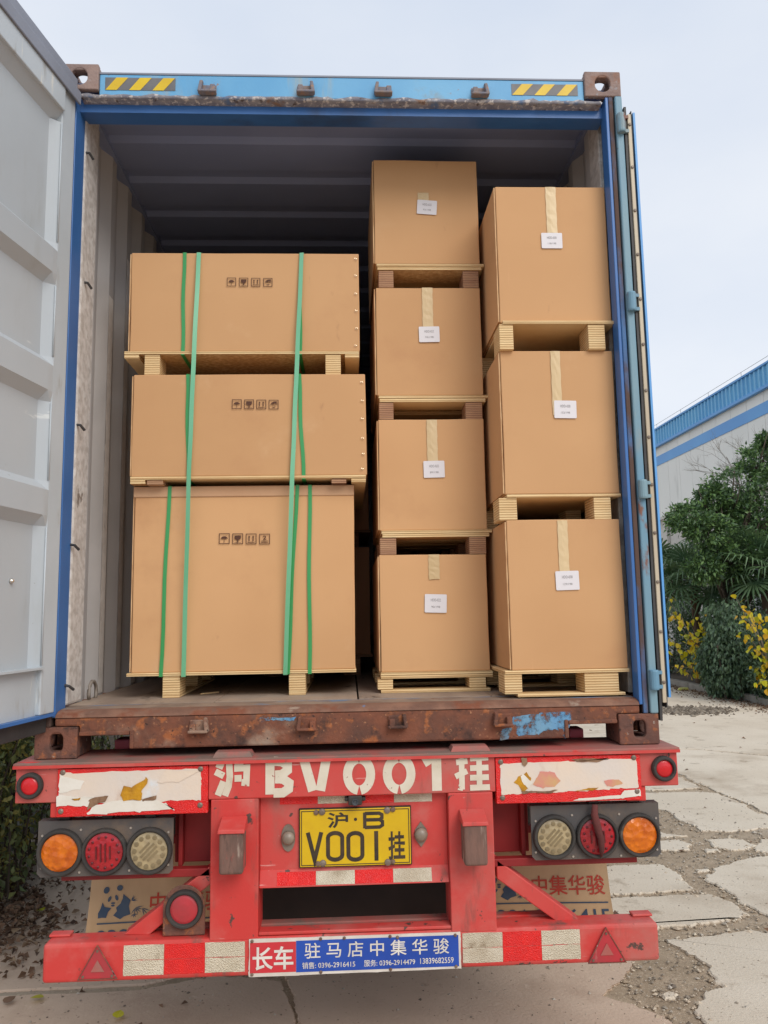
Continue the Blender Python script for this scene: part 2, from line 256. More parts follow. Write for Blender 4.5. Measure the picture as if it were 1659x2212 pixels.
# ------------------------------------------------------------------ mesh builder
class MB:
    def __init__(s): s.v = []; s.f = []; s.mi = []; s.cur = 0
    def add(s, vs, fs):
        n = len(s.v); s.v += [tuple(v) for v in vs]
        for f in fs: s.f.append([n+i for i in f]); s.mi.append(s.cur)
        return s
    def hexa(s, p): return s.add(p, [(0, 3, 2, 1), (4, 5, 6, 7), (0, 1, 5, 4), (1, 2, 6, 5), (2, 3, 7, 6), (3, 0, 4, 7)])
    def box(s, x0, x1, y0, y1, z0, z1): return s.hexa([(x0, y0, z0), (x1, y0, z0), (x1, y1, z0), (x0, y1, z0), (x0, y0, z1), (x1, y0, z1), (x1, y1, z1), (x0, y1, z1)])
    def extr(s, poly, d):
        n = len(poly); d = Vector(d); a = [Vector(p) for p in poly]
        return s.add(a+[p+d for p in a], [tuple(range(n)), tuple(range(2*n-1, n-1, -1))]+[(i, i+n, (i+1) % n+n, (i+1) % n) for i in range(n)])
    def prism(s, pxz, y0, y1): return s.extr([(x, y0, z) for x, z in pxz], (0, y1-y0, 0))
    def sheet(s, pxz, y): return s.add([(x, y, z) for x, z in pxz], [tuple(range(len(pxz)))])
    def grid(s, rows):
        n = len(rows[0]); base = [p for r in rows for p in r]
        return s.add(base, [(i*n+j, i*n+j+1, (i+1)*n+j+1, (i+1)*n+j) for i in range(len(rows)-1) for j in range(n-1)])
    def lathe(s, c, ax, prof, n=24, cap=True):
        ax = Vector(ax).normalized(); c = Vector(c); t = Vector((0, 0, 1)) if abs(ax.z) < .9 else Vector((1, 0, 0))
        e1 = ax.cross(t).normalized(); e2 = ax.cross(e1); rows = []
        for r, h in prof: rows.append([c+ax*h+(e1*math.cos(2*math.pi*i/n)+e2*math.sin(2*math.pi*i/n))*max(r, 1e-5) for i in range(n)])
        vs = [p for r in rows for p in r]; fs = [(i*n+j, i*n+(j+1) % n, (i+1)*n+(j+1) % n, (i+1)*n+j) for i in range(len(rows)-1) for j in range(n)]
        if cap: fs += [tuple(range(n-1, -1, -1)), tuple((len(rows)-1)*n+i for i in range(n))]
        return s.add(vs, fs)
    def tube(s, pts, rad, n=6):
        pts = [Vector(p) for p in pts]; k = len(pts); rows = []
        for i, p in enumerate(pts):
            d = (pts[min(i+1, k-1)]-pts[max(i-1, 0)]).normalized(); t = Vector((0, 0, 1)) if abs(d.z) < .9 else Vector((1, 0, 0))
            e1 = d.cross(t).normalized(); e2 = d.cross(e1); r = rad[i] if isinstance(rad, (list, tuple)) else rad
            rows.append([p+(e1*math.cos(2*math.pi*j/n)+e2*math.sin(2*math.pi*j/n))*r for j in range(n)])
        vs = [p for r in rows for p in r]; fs = [(i*n+j, i*n+(j+1) % n, (i+1)*n+(j+1) % n, (i+1)*n+j) for i in range(k-1) for j in range(n)]
        return s.add(vs, fs+[tuple(range(n-1, -1, -1)), tuple((k-1)*n+i for i in range(n))])
    def build(s, name, mat, parent=None, bevel=0, smooth=False, kind=None, segs=2, label=None, loc=None, recalc=True):
        root = parent
        while root is not None and root.parent is not None: root = root.parent
        off = Vector(root.location) if root is not None else Vector(loc or (0, 0, 0))
        me = bpy.data.meshes.new(name); me.from_pydata([tuple(Vector(v)-off) for v in s.v], [], s.f)
        for q in (mat if isinstance(mat, (list, tuple)) else [mat]): me.materials.append(MATS[q])
        me.polygons.foreach_set('material_index', s.mi)
        if recalc:
            bm = bmesh.new(); bm.from_mesh(me); bmesh.ops.recalc_face_normals(bm, faces=bm.faces); bm.to_mesh(me); bm.free()
        if smooth: me.polygons.foreach_set('use_smooth', [True]*len(me.polygons))
        me.update(); o = bpy.data.objects.new(name, me); C.objects.link(o)
        if parent is not None: o.parent = parent
        else: o.location = off
        if bevel:
            b = o.modifiers.new('bevel', 'BEVEL'); b.width = bevel; b.segments = segs; b.limit_method = 'ANGLE'; b.angle_limit = R(35)
        if kind: o['kind'] = kind
        if label: o['label'] = label
        return o
def thing(name, label, cat, loc, group=None):
    o = bpy.data.objects.new(name, None); C.objects.link(o); o.location = loc; o.empty_display_size = .1
    o['label'] = label; o['category'] = cat
    if group: o['group'] = group
    return o
def tag(o, label, cat, group=None):
    o['label'] = label; o['category'] = cat
    if group: o['group'] = group
    return o
def jag(poly, amp, n=5, seed=0):
    """irregular torn outline through the given corner points"""
    r = random.Random(seed); out = []
    for i, a in enumerate(poly):
        b = poly[(i+1) % len(poly)]; d = (b[0]-a[0], b[1]-a[1]); L = math.hypot(*d) or 1; k = max(1, int(n*L/(amp*18)+1)); k = min(k, 14)
        ts = [0]+sorted(r.random() for _ in range(k-1)); w_ = r.uniform(0, 9)
        for j, t in enumerate(ts):
            q = 0 if j == 0 else amp*(.55*math.sin(w_+t*r.uniform(3, 5))+r.uniform(-1, 1)*r.random())
            out.append((a[0]+d[0]*t-d[1]/L*q, a[1]+d[1]*t+d[0]/L*q))
    return out
_tn = [0]
def text_mb(body, x0, x1, z0, z1, y, bold=0., slant=0., map3=None):
    """lettering fitted to a rectangle on a plane of constant y, facing -Y"""
    cu = bpy.data.curves.new('lettering', 'FONT'); cu.body = body; cu.offset = bold; cu.shear = slant; cu.resolution_u = 4
    o = bpy.data.objects.new('lettering', cu); C.objects.link(o); bpy.context.view_layer.update()
    me = o.to_mesh(); vs = [Vector(v.co) for v in me.vertices]; fs = [tuple(p.vertices) for p in me.polygons]; o.to_mesh_clear()
    C.objects.unlink(o); bpy.data.objects.remove(o); bpy.data.curves.remove(cu)
    a0 = min(v.x for v in vs); a1 = max(v.x for v in vs); b0 = min(v.y for v in vs); b1 = max(v.y for v in vs)
    mb = MB()
    pts = [(x0+(v.x-a0)/(a1-a0)*(x1-x0), y, z0+(v.y-b0)/(b1-b0)*(z1-z0)) for v in vs]
    mb.add([map3(*p) for p in pts] if map3 else pts, fs); return mb
def strokes(mb, lines, w, y):
    """painted strokes: mitred strips, each lifted a hair above the one before"""
    for k, ln in enumerate(lines):
        closed = ln[0] == ln[-1]; p = ln[:-1] if closed else ln; n = len(p); A = []; B = []
        for i in range(n):
            a = p[i-1] if (i or closed) else None; b = p[(i+1) % n] if (i < n-1 or closed) else None; c = p[i]
            def nm(s, e): d = math.hypot(e[0]-s[0], e[1]-s[1]) or 1; return (-(e[1]-s[1])/d, (e[0]-s[0])/d)
            ns = ([nm(a, c)] if a else [])+([nm(c, b)] if b else [])
            q = (sum(x[0] for x in ns)/len(ns), sum(x[1] for x in ns)/len(ns)); L2 = q[0]**2+q[1]**2 or 1; q = (q[0]/L2*w/2, q[1]/L2*w/2)
            A.append((c[0]+q[0], y-k*.00015, c[1]+q[1])); B.append((c[0]-q[0], y-k*.00015, c[1]-q[1]))
        m = n if closed else n-1
        mb.add(A+B, [(i, (i+1) % n, n+(i+1) % n, n+i) for i in range(m)])
    return mb
def arc(cx, cz, rx, rz, a0, a1, n=10): return [(cx+rx*math.cos(R(a0+(a1-a0)*i/n)), cz+rz*math.sin(R(a0+(a1-a0)*i/n))) for i in range(n+1)]
def plate_hole(mb, o, ex, ez, th, w, h, hole, n=28):
    """rectangular wall of a casting with an oval hole; o = corner, ex/ez = axes, th = thickness vector"""
    o = Vector(o); ex = Vector(ex); ez = Vector(ez); th = Vector(th); cx, cz, hw, hh = hole; A = []; B = []
    for i in range(n):
        a = 2*math.pi*i/n+math.pi/4; c, s = math.cos(a), math.sin(a); k = 1/max(abs(c), abs(s))
        A.append(o+ex*(w/2+c*k*w/2)+ez*(h/2+s*k*h/2))
        r = min(hw, hh); px = math.copysign(max(hw-r, 0), c)+r*c; pz = math.copysign(max(hh-r, 0), s)+r*s
        B.append(o+ex*(cx+px)+ez*(cz+pz))
    V = A+B+[p+th for p in A]+[p+th for p in B]; F = []
    for i in range(n):
        j = (i+1) % n
        F += [(i, j, n+j, n+i), (2*n+i, 3*n+i, 3*n+j, 2*n+j), (n+i, n+j, 3*n+j, 3*n+i), (i, 2*n+i, 2*n+j, j)]
    mb.add(V, F)
ZB = 1.2; ZF = 1.384
# ================================================================== GROUND
gmb = MB(); gmb.add([(-200, -60, -.012), (200, -60, -.012), (200, 300, -.012), (-200, 300, -.012)], [(0, 1, 2, 3)])
ground = gmb.build('ground', 'dirt', kind='structure')
EDGE = []
def slab(pts, mat, i, amp=.02, seed=0, world=False, th=.035):
    p = [(a, b) for a, b in pts] if world else [(q.x, q.y) for q in (PZ(u, v) for u, v in pts)]
    p = jag(p, amp, 9, seed+i); p = jag(p, amp*.35, 9, seed+i+7); mb = MB(); z = .002*((i*7) % 5)/4-.0001*i
    n = len(p); c = (sum(a for a, b in p)/n, sum(b for a, b in p)/n)
    ins = []
    for a, b in p:
        d = math.hypot(a-c[0], b-c[1]) or 1; ins.append((a-(a-c[0])/d*.010, b-(b-c[1])/d*.010))
    mb.add([(a, b, z-th) for a, b in p]+[(a, b, z-.0065) for a, b in p]+[(a, b, z) for a, b in ins],
           [(k, (k+1) % n, n+(k+1) % n, n+k) for k in range(n)]+[(n+k, n+(k+1) % n, 2*n+(k+1) % n, 2*n+k) for k in range(n)]+[tuple(range(2*n, 3*n))])
    EDGE.extend(p)
    return mb.build('concrete_slab', mat, ground)
def c5(*p): return [(1106+x/3, 1659+y/3) for x, y in p]
SL = [c5((640, 632), (800, 624), (960, 620), (1030, 650), (1100, 690), (1112, 730), (1200, 790), (1060, 790), (980, 800), (650, 815), (400, 812), (380, 640)),
      c5((1310, 645), (1450, 600), (1700, 560), (1900, 560), (1900, 1010), (1659, 955), (1600, 930), (1500, 880), (1400, 800), (1330, 760), (1240, 720), (1272, 690), (1312, 662)),
      c5((400, 845), (645, 842), (900, 832), (1060, 822), (1280, 815), (1400, 860), (1535, 945), (1490, 975), (1390, 985), (1280, 1000), (1180, 1020), (955, 1030), (400, 1040)),
      c5((985, 1105), (1100, 1108), (1350, 1072), (1540, 1042), (1650, 1062), (1800, 1040), (2100, 1100), (2100, 1900), (1480, 1900), (1260, 1659), (1180, 1580), (1240, 1500), (1285, 1440), (1380, 1420), (1350, 1400), (1270, 1300), (1250, 1260), (1180, 1210), (1090, 1170)),
      c5((975, 470), (1080, 462), (1160, 490), (1150, 525), (1060, 533), (970, 530), (760, 520), (760, 475)),
      c5((1260, 462), (1400, 450), (1500, 462), (1585, 500), (1520, 525), (1420, 530), (1300, 505)),
      c5((1250, 522), (1330, 520), (1345, 538), (1260, 542)),
      c5((1190, 655), (1275, 652), (1270, 668), (1200, 672)),
      c5((975, 1465), (1020, 1440), (1062, 1450), (1050, 1488), (990, 1492)),
      c5((1600, 460), (1900, 440), (1900, 545), (1680, 545), (1580, 535)),
      c5((620, 165), (885, 160), (1230, 148), (1340, 162), (1520, 245), (1659, 312), (1900, 420), (1900, 392), (1659, 388), (1380, 408), (1225, 405), (1100, 340), (985, 270), (620, 262)),
      c5((700, 430), (940, 408), (1000, 422), (1140, 436), (940, 446), (700, 452)),
      c5((600, 130), (900, 140), (1240, 128), (1060, 45), (600, 30)),
      c5((640, 20), (1085, 35), (1240, 110), (1350, 155), (1530, 232), (1659, 292), (2000, 420), (2600, 420), (1659, -80), (1200, -120), (640, -120))]
far0 = [tuple(PZ(*q)[:2]) for q in c5((640, -125), (1200, -125), (1659, -85), (2060, 140))]
for i, p in enumerate(SL): slab(p, 'concrete', i, .018 if i < 10 else .03, 100)
# large bays beyond, up to the planting kerb, and the bays under and beside the trailer
far = [far0+[(7.25, 7.2), (7.25, 11.6), (1.6, 11.6)], [(1.0, 11.64), (7.25, 11.64), (7.25, 17), (1.0, 17)], [(1.0, 17.04), (7.25, 17.04), (7.25, 26), (1.0, 26)],
       [(1.0, 26.04), (7.25, 26.04), (7.25, 60), (1.0, 60)]]
for i, p in enumerate(far): slab(p, 'concrete', 20+i, .02, 300, True)
brown = [[(-6, .86), (-1.0, .90), (-.72, 1.08), (-.50, 1.30), (.96, 1.3), (.96, 5.5), (-6, 5.5)],
         [(-6, -4), (-.45, -4), (-.40, -1), (-.22, .30), (-.35, .88), (-.68, .98), (-1.0, .85), (-6, .82)],
         [(-.43, -4), (1.55, -4), (1.42, 0), (1.32, .42), (1.12, .62), (1.28, .78), (1.40, .98), (1.45, 1.28), (-.48, 1.285), (-.325, .90), (-.195, .31)],
         [(-6, 5.54), (.96, 5.54), (.96, 20), (-6, 20)], [(1.60, -4), (5, -4), (5, .1), (1.9, .0), (1.55, -.2)]]
for i, p in enumerate(brown): slab(p, 'concrete_brown', 30+i, .012, 500, True)
# planting bed and kerbs
mb = MB(); mb.box(7.52, 60, 3, 80, -.05, .06); mb.build('planting_bed', 'soil', kind='structure')
kb = bpy.data.objects.new('kerb', None); C.objects.link(kb); kb.location = (7.42, 3, 0); kb['kind'] = 'structure'
for i in range(26):
    q = MB(); y = 3+i*1.0; j = random.uniform(-.012, .012); q.box(7.34+j, 7.50+j, y+.006, y+.994, -.04, .125+random.uniform(-.008, .008)); q.build('kerb_stone', 'kerb_stone', kb, bevel=.015)
mb = MB(); mb.box(-60, -2.72, -2, 80, -.05, .05); mb.build('planting_bed', 'soil', kind='structure')
kl = bpy.data.objects.new('kerb', None); C.objects.link(kl); kl.location = (-2.6, -1, 0); kl['kind'] = 'structure'
for i in range(20):
    q = MB(); y = -1+i*1.0; j = random.uniform(-.01, .01); q.box(-2.72+j, -2.56+j, y+.006, y+.994, -.04, .16); q.build('kerb_stone', 'kerb_stone', kl, bevel=.015)

# ================================================================== WAREHOUSE
WX = 11.5
wh = thing('warehouse', 'white panelled warehouse with blue corrugated fascia and blue band beyond the trees', 'building', (WX, 8, 0))
y = 8.0; zb0, z2 = 7.33, 5.05
ztop = 7.2
for i in range(26):
    p = MB(); p.box(WX, WX+.12, y+.008, y+.942, z2, zb0-.345); p.build('wall_panel', 'wall_panel', wh)
    p = MB(); p.box(WX, WX+.12, y+.008, y+.942, zb0+.002, 7.72); p.build('wall_panel', 'wall_panel', wh)
    y += .95
Y0, Y1 = 8.0, y
p = MB(); p.box(WX-.02, WX+.1, Y0, Y1, zb0-.343, zb0); p.build('blue_band', 'band_blue', wh)
p = MB(); p.box(WX+.06, WX+.3, Y0, Y1, 0, 8.2); p.build('wall_core', 'wall_low', wh)
# corrugated fascia sheets
yy = Y0; k = 0
while yy < Y1-.01:
    p = MB(); rows = [[], []]
    for j in range(4):
        for a, dx in ((0, 0), (.13, 0), (.15, -.045), (.21, -.045), (.23, 0)):
            q = yy+j*.238+a
            rows[0].append((WX-.06+dx, q, 7.70)); rows[1].append((WX-.06+dx, q, 8.28))
    p.grid(rows); p.build('fascia_sheet', 'clad_blue', wh); yy += .952; k += 1
p = MB(); p.box(WX-.14, WX-.02, Y0, Y1, 7.64, 7.72); p.build('gutter_trim', 'band_blue', wh)
p = MB(); p.box(WX-.13, WX+.3, Y0, Y1, 8.285, 8.34); p.build('roof_trim', 'band_blue', wh)
p = MB(); p.tube([(WX-.05, Y0, 8.50), (WX-.05, Y1, 8.50)], .006, 5)
for i in range(12): p.tube([(WX-.05, Y0+i*2.1, 8.33), (WX-.05, Y0+i*2.1, 8.50)], .006, 5)
p.build('roof_wire', 'twig', wh)
p = MB(); p.box(WX-.12, WX+.02, Y0, Y1, z2-.10, z2-.004); p.build('ledge', 'wall_low', wh)
for i in range(9):
    yb = Y0+.3+i*2.7
    p = MB(); p.box(WX-.05, WX+.05, yb, yb+.35, 0, z2-.11); p.build('pilaster', 'wall_low', wh)
    f = MB(); f.box(WX-.01, WX+.055, yb+.6, yb+2.4, 1.2, 3.4); w = f.build('window', 'wall_panel', wh)
    for a in (0, 1):
        g = MB(); g.box(WX-.02, WX-.012, yb+.68+a*.84, yb+1.46+a*.84, 1.28, 3.32); g.build('pane', 'glass_dark', w)

# ================================================================== CONTAINER
ct = thing('shipping_container', 'weathered blue shipping container with rusty sill and rear doors swung open, on the red trailer', 'container', (0, 0, ZB))
HT = 2.896; LEN = 12.19; ZT = ZB+HT
def casting(x0, y0, z0, sx, top, mat, sy=1, detail=True):
    """sx: +1 when the outer side is +X; sy: +1 for the door end"""
    mb = MB(); w, l, h, t = .162, .178, .118, .026; x1 = x0+w; y1 = y0+l; z1 = z0+h
    hf = (.081, .060, .034, .038) if top else (.083, .060, .025, .038)
    yo, ti = (y0, t) if sy > 0 else (y1, -t)
    plate_hole(mb, (x0, yo, z0), (1, 0, 0), (0, 0, 1), (0, ti, 0), w, h, hf)
    xo = x1 if sx > 0 else x0
    plate_hole(mb, (xo, y0+t*.98, z0), (0, 1, 0), (0, 0, 1), (-sx*t, 0, 0), l-t*.98, h, (.085, .060, .042, .03))
    zo = z1 if top else z0; tz = -t if top else t
    plate_hole(mb, (x0+.002, y0+.002, zo+(-.001 if top else .001)), (1, 0, 0), (0, 1, 0), (0, 0, tz), w-.004, l-.004, (.081, .092, .032, .05))
    if not top: mb.box(x0+.002, x1-.002, y0+.002, y1-.002, z1-t, z1-.001)
    xi = x0 if sx > 0 else x1-.012
    if not top: mb.box(xi+.001, xi+.011, y0+t, y1, z0+.002, z1-.002)
    else: mb.box(xi+.001, xi+.011, y0+t, y1, z0+.002, z1-.03)
    return mb.build('corner_casting', mat, ct, bevel=.006)
for sx in (-1, 1):
    x0 = 1.219-.162 if sx > 0 else -1.219
    casting(x0, 0, ZB, sx, False, 'cast_rust'); casting(x0, 0, ZT-.118, sx, True, 'cast_top')
    casting(x0, LEN-.178, ZB, sx, False, 'cast_rust', -1); casting(x0, LEN-.178, ZT-.118, sx, True, 'cast_top', -1)
# sill with two fork-pocket notches
xa, xb = -.842, .838; xn0, xn1 = -1.052, 1.052
mb = MB(); mb.prism([(xn0, 1.290), (xa-.012, 1.290), (xa-.012, 1.230), (xb+.012, 1.230), (xb+.012, 1.290), (xn1, 1.290), (xn1, 1.3195), (1.146, 1.3195), (1.146, 1.352), (-1.146, 1.352), (-1.146, 1.3195), (xn0, 1.3195)], .004, .10)
mb.build('sill', 'sill_rust', ct, bevel=.008)
for xx, s in ((xa, -1), (xb, 1)):
    q = MB(); q.box(min(xx, xx+s*.016), max(xx, xx+s*.016), -.004, .16, 1.232, 1.302)
    q.box(min(xx+s*.017, s*1.05), max(xx+s*.017, s*1.05), -.004, .16, 1.284, 1.300); q.build('pocket_rim', 'sill_rust', ct, bevel=.004)
for k, pl_ in enumerate(([(1108, 1548), (1235, 1536), (1232, 1566), (1222, 1596), (1200, 1574), (1160, 1586), (1120, 1590), (1106, 1570)], [(1085, 1575), (1106, 1572), (1098, 1596), (1080, 1600)], [(560, 1552), (640, 1548), (636, 1556), (564, 1558)])):
    q = MB(); q.prism(jag(xz(pl_, .003), .004, 8, 40+k), .0028, .0036); q.build('paint_remnant', 'sill_paint', ct)
mb = MB(); mb.extr([(-1.144, .001, 1.3525), (-1.144, .006, 1.362), (-1.144, .03, 1.3735), (-1.144, .062, 1.378), (-1.144, .062, 1.3525)], (2.288, 0, 0)); mb.build('sill_nosing', 'nosing', ct)
mb = MB(); mb.extr([(-1.144, .0624, 1.3782), (-1.144, .17, 1.381), (-1.144, .17, 1.36), (-1.144, .0624, 1.36)], (2.288, 0, 0))
mb.build('threshold', 'thresh', ct)
# keepers on sill and header
def keeper(u, v, y, mat, up, k):
    c = PY(u, v, y); mb = MB(); s = 1 if k % 2 else -1; h = .042 if not up else .050
    mb.box(c.x-.036, c.x+.036, y-.008, y, c.z-.024, c.z+.022)
    mb.box(c.x-.038, c.x+.038, y-.036, y-.004, c.z-.026, c.z-.015)
    mb.hexa([(c.x-s*.034-.008, y-.034, c.z-.022), (c.x-s*.034+.008, y-.034, c.z-.022), (c.x-s*.034+.008, y-.004, c.z-.022), (c.x-s*.034-.008, y-.004, c.z-.022),
             (c.x-s*.026-.007, y-.030, c.z+h-.02), (c.x-s*.026+.007, y-.030, c.z+h-.02), (c.x-s*.026+.007, y-.004, c.z+h-.01), (c.x-s*.026-.007, y-.004, c.z+h-.01)])
    mb.box(c.x+s*.022-.010, c.x+s*.022+.012, y-.034, y-.004, c.z-.020, c.z+.010)
    mb.build('lock_keeper', mat, ct, bevel=.004)
for k, (u, v) in enumerate(((430, 1567), (663, 1562), (858, 1557), (1085, 1553))): keeper(u, v, .004, 'sill_rust', False, k)
for k, (u, v) in enumerate(((450, 196), (660, 197), (828, 199), (1035, 202))): keeper(u, v, .014, 'keeper_grey', True, k+1)
# header: face, rusty lip, jamb return
mb = MB(); mb.box(-1.056, 1.056, .014, .08, 3.957, 4.058); mb.build('header', 'header_blue', ct, bevel=.004)
mb = MB(); mb.box(-1.056, 1.056, .012, .075, 4.058, 4.066); mb.build('header_cap', 'gasket_grey', ct)
mb = MB(); n = 90
rows = [[], [], [], []]
for i in range(n+1):
    x = -1.13+2.26*i/n; j = noise.noise(Vector((x*14, 0, 0)))*.006+noise.noise(Vector((x*45, 3, 0)))*.004
    rows[0].append((x, .0135, 3.964+j*2.0)); rows[1].append((x, .008+j*.3, 3.955+j*.8)); rows[2].append((x, .010, 3.945+j*.4)); rows[3].append((x, .05, 3.941))
mb.grid(rows); mb.build('header_lip', 'header_lip', ct, smooth=True)
mb = MB(); mb.hexa([(-1.155, .05, 3.905), (1.155, .05, 3.905), (1.155, .15, 3.915), (-1.155, .15, 3.915), (-1.155, .05, 3.955), (1.155, .05, 3.955), (1.155, .15, 4.03), (-1.155, .15, 4.03)])
mb.build('header_jamb', 'jamb_blue', ct)
mb = MB(); mb.box(-1.17, 1.17, .08, .30, 4.04, 4.062); mb.build('header_plate', 'roof_grey', ct)
# posts
for s in (-1, 1):
    def X(a, b): return (min(s*a, s*b), max(s*a, s*b))
    q = MB(); q.box(*X(1.146, 1.160), .006, .072 if s > 0 else .118, 1.3535, 3.978); q.build('post_jamb', 'jamb_blue', ct, bevel=.003)
    q = MB(); q.box(*X(1.1605, 1.180), .003, .12, 1.319, 3.977); q.build('post_step', 'post_blue', ct, bevel=.004)
    q = MB(); q.box(*X(1.1865, 1.219), -.004, .17, 1.3185, 3.9775); q.build('post_flange', 'post_pale', ct, bevel=.006)
    q = MB(); q.box(*X(1.180, 1.187), .03, .12, 1.319, 3.977); q.build('post_web', 'gasket', ct)
    q = MB(); q.box(*X(1.142 if s < 0 else 1.160, 1.1795), .162 if s > 0 else .120, .30, 1.385, 4.03); q.build('post_inner', 'inner_worn', ct, bevel=.012 if s < 0 else .004)
# corrugated side walls (inside grey, outside blue), roof, front wall
def corr(y0, y1):
    out = []; y = y0
    while y < y1:
        for a, d in ((0, 0), (.070, 0), (.138, .036), (.210, .036)):
            if y+a <= y1: out.append((y+a, d))
        y += .278
    out.append((y1, 0)); return out
for s in (-1, 1):
    pr = corr(.30, LEN-.1)
    q = MB(); q.grid([[(s*(1.164+d), y, z) for y, d in pr] for z in (1.36, 4.05)]); q.build('side_wall', 'inner_grey', ct, recalc=False)
    q = MB(); q.grid([[(s*(1.170+d), y, z) for y, d in pr] for z in (1.36, 4.05)]); q.build('outer_cladding', 'header_blue', ct, recalc=False)
    q = MB(); q.box(min(s*1.155, s*1.212), max(s*1.155, s*1.212), .19, LEN-.18, 1.225, 1.372); q.build('bottom_rail', 'sill_rust', ct)
    q = MB(); q.box(min(s*1.150, s*1.215), max(s*1.150, s*1.215), .19, LEN-.18, 4.02, 4.07); q.build('top_rail', 'roof_grey', ct)
    # worn paint on the rib edges
    if s < 0:
        for i, (yk, top) in enumerate(((.30+.278+.036, 3.3), (.30+.278*2+.036, 3.62), (.30+.278*3+.036, 2.9))):
            poly = []; k = 40
            for j in range(k+1): z = 1.39+(top-1.39)*j/k; poly.append((z, .040+.014*noise.noise(Vector((z*9, i, 0)))+.012*noise.noise(Vector((z*40, i, 0)))))
            q = MB(); q.grid([[(s*1.1625, yk-w*.9, z) for z, w in poly], [(s*1.1625, yk+.034, z) for z, w in poly]]); q.build('worn_edge', 'scuff', ct)
pr = []
y = .25
while y < LEN-.1:
    for a, d in ((0, 0), (.10, 0), (.13, .022), (.20, .022), (.23, 0)): pr.append((y+a, d))
    y += .36
pr.append((LEN, 0))
q = MB(); q.grid([[(x, y, 4.035+d) for y, d in pr] for x in (-1.2, 1.2)]); q.build('roof', 'roof_grey', ct)
q = MB(); q.grid([[(x, y, 4.041+d) for y, d in pr] for x in (-1.2, 1.2)]); q.build('roof_skin', 'header_blue', ct)
pr = [(x, d) for k in range(9) for x, d in ((-1.17+k*.26, 0), (-1.17+k*.26+.07, 0), (-1.17+k*.26+.12, .04), (-1.17+k*.26+.2, .04))]+[(1.17, 0)]
q = MB(); q.grid([[(x, LEN-.06+d, z) for x, d in pr] for z in (1.36, 4.04)]); q.build('front_wall', 'inner_grey', ct)
for i in range(5):
    for a, b in ((-1.150, -.565), (-.562, .022), (.030, .58), (.583, 1.150)):
        q = MB(); q.box(a, b, .172+i*2.4, .172+i*2.4+2.395, ZF-.028, ZF-.0004*((i+int(a*7)) % 3)); q.build('floor_panel', 'floor_ply', ct)
q = MB(); q.box(-1.155, 1.155, .2, LEN-.1, 1.345, 1.354); q.build('underfloor', 'under_black', ct)
for i in range(14):
    q = MB(); q.box(-1.15, 1.15, .55+i*.85, .60+i*.85, 1.245, 1.344); q.build('cross_member', 'under_black', ct)
# lashing ring and small hooks on the left inner post
q = MB(); q.tube([(-1.13, .40+.05*math.cos(a), 1.41+.05*math.sin(a)+.0) for a in np.linspace(-.6, 3.6, 12)], .008, 6); q.build('lashing_ring', 'ring_steel', ct, smooth=True)
for v, u in ((610, 179), (917, 163), (1176, 150), (330, 183), (1480, 138)):
    c = PX(u, v, -1.150); q = MB(); q.tube([(-1.152, c.y, c.z), (-1.128, c.y-.004, c.z-.004), (-1.118, c.y+.02, c.z-.02)], .006, 6); q.build('lashing_hook', 'gasket', ct)
# hazard stickers
for (u0, v0, u1, v1, st) in ((227, 168, 379, 195, ((228, 276), (279, 327), (330, 378))), (1105, 182, 1248, 206, ((1106, 1151), (1153, 1199), (1202, 1247)))):
    x0, x1, z0, z1 = rect(u0, v0, u1, v1, .012); q = MB(); q.sheet([(x0, z0), (x1, z0), (x1, z1), (x0, z1)], .0125); hz = q.build('hazard_sticker', 'dark_stripe', ct)
    wst = (x1-x0)/3
    for k in range(3):
        a = x0+wst*k; q = MB(); q.sheet([(a+.002, z0), (a+wst*.5, z0), (a+wst*.98, z1), (a+wst*.48, z1)], .0115); q.build('yellow_stripe', 'yellow_stripe', hz)
# left door: hinged at the post, swung out towards the viewer
DH = Vector((-1.146, -.004, 0)); DD = Vector((-.17, -.985, 0)).normalized(); DN = Vector((DD.y, -DD.x, 0)); DN = DN if DN.x > 0 else -DN
def dp(s, z, d): return DH+DD*s+DN*d+Vector((0, 0, z))          # d > 0 towards the inner side
door = MB(); prof = [(1.545, -.035), (2.085, -.035), (2.125, .004), (2.225, .004), (2.262, -.035), (2.575, -.035), (2.615, .004), (2.720, .004), (2.756, -.035), (3.055, -.035), (3.095, .004), (3.195, .004), (3.232, -.035), (3.755, -.035)]
door.grid([[dp(s, z, d) for z, d in prof] for s in (.138, 1.07)])
door.grid([[dp(.100, z, max(d, -.0)-.002 if d > -.03 else -.004) for z, d in prof], [dp(.138, z, d) for z, d in prof]])
door.grid([[dp(s, z, d) for z, d in ((3.755, -.035), (3.80, .0))] for s in (.10, 1.07)])
lefd = door.build('door_panel', 'door_grey', ct)
q = MB()
def dbox(mb, s0, s1, z0, z1, d0, d1): mb.hexa([dp(s0, z0, d0), dp(s1, z0, d0), dp(s1, z0, d1), dp(s0, z0, d1), dp(s0, z1, d0), dp(s1, z1, d0), dp(s1, z1, d1), dp(s0, z1, d1)])
dbox(q, .0, .100, 1.375, 3.955, -.05, 0); q.build('door_stile', 'door_frame', lefd, bevel=.005)
q = MB(); dbox(q, 1.07, 1.165, 1.375, 3.955, -.05, 0); q.build('door_stile', 'door_frame', lefd, bevel=.005)
q = MB(); dbox(q, .1002, 1.0698, 3.80, 3.955, -.05, .012); q.build('door_rail', 'door_frame', lefd, bevel=.005)
q = MB(); dbox(q, .1002, 1.0698, 1.375, 1.545, -.05, -.018); dbox(q, .1004, 1.0696, 1.545, 1.553, -.05, .012); q.build('door_rail', 'door_frame', lefd)
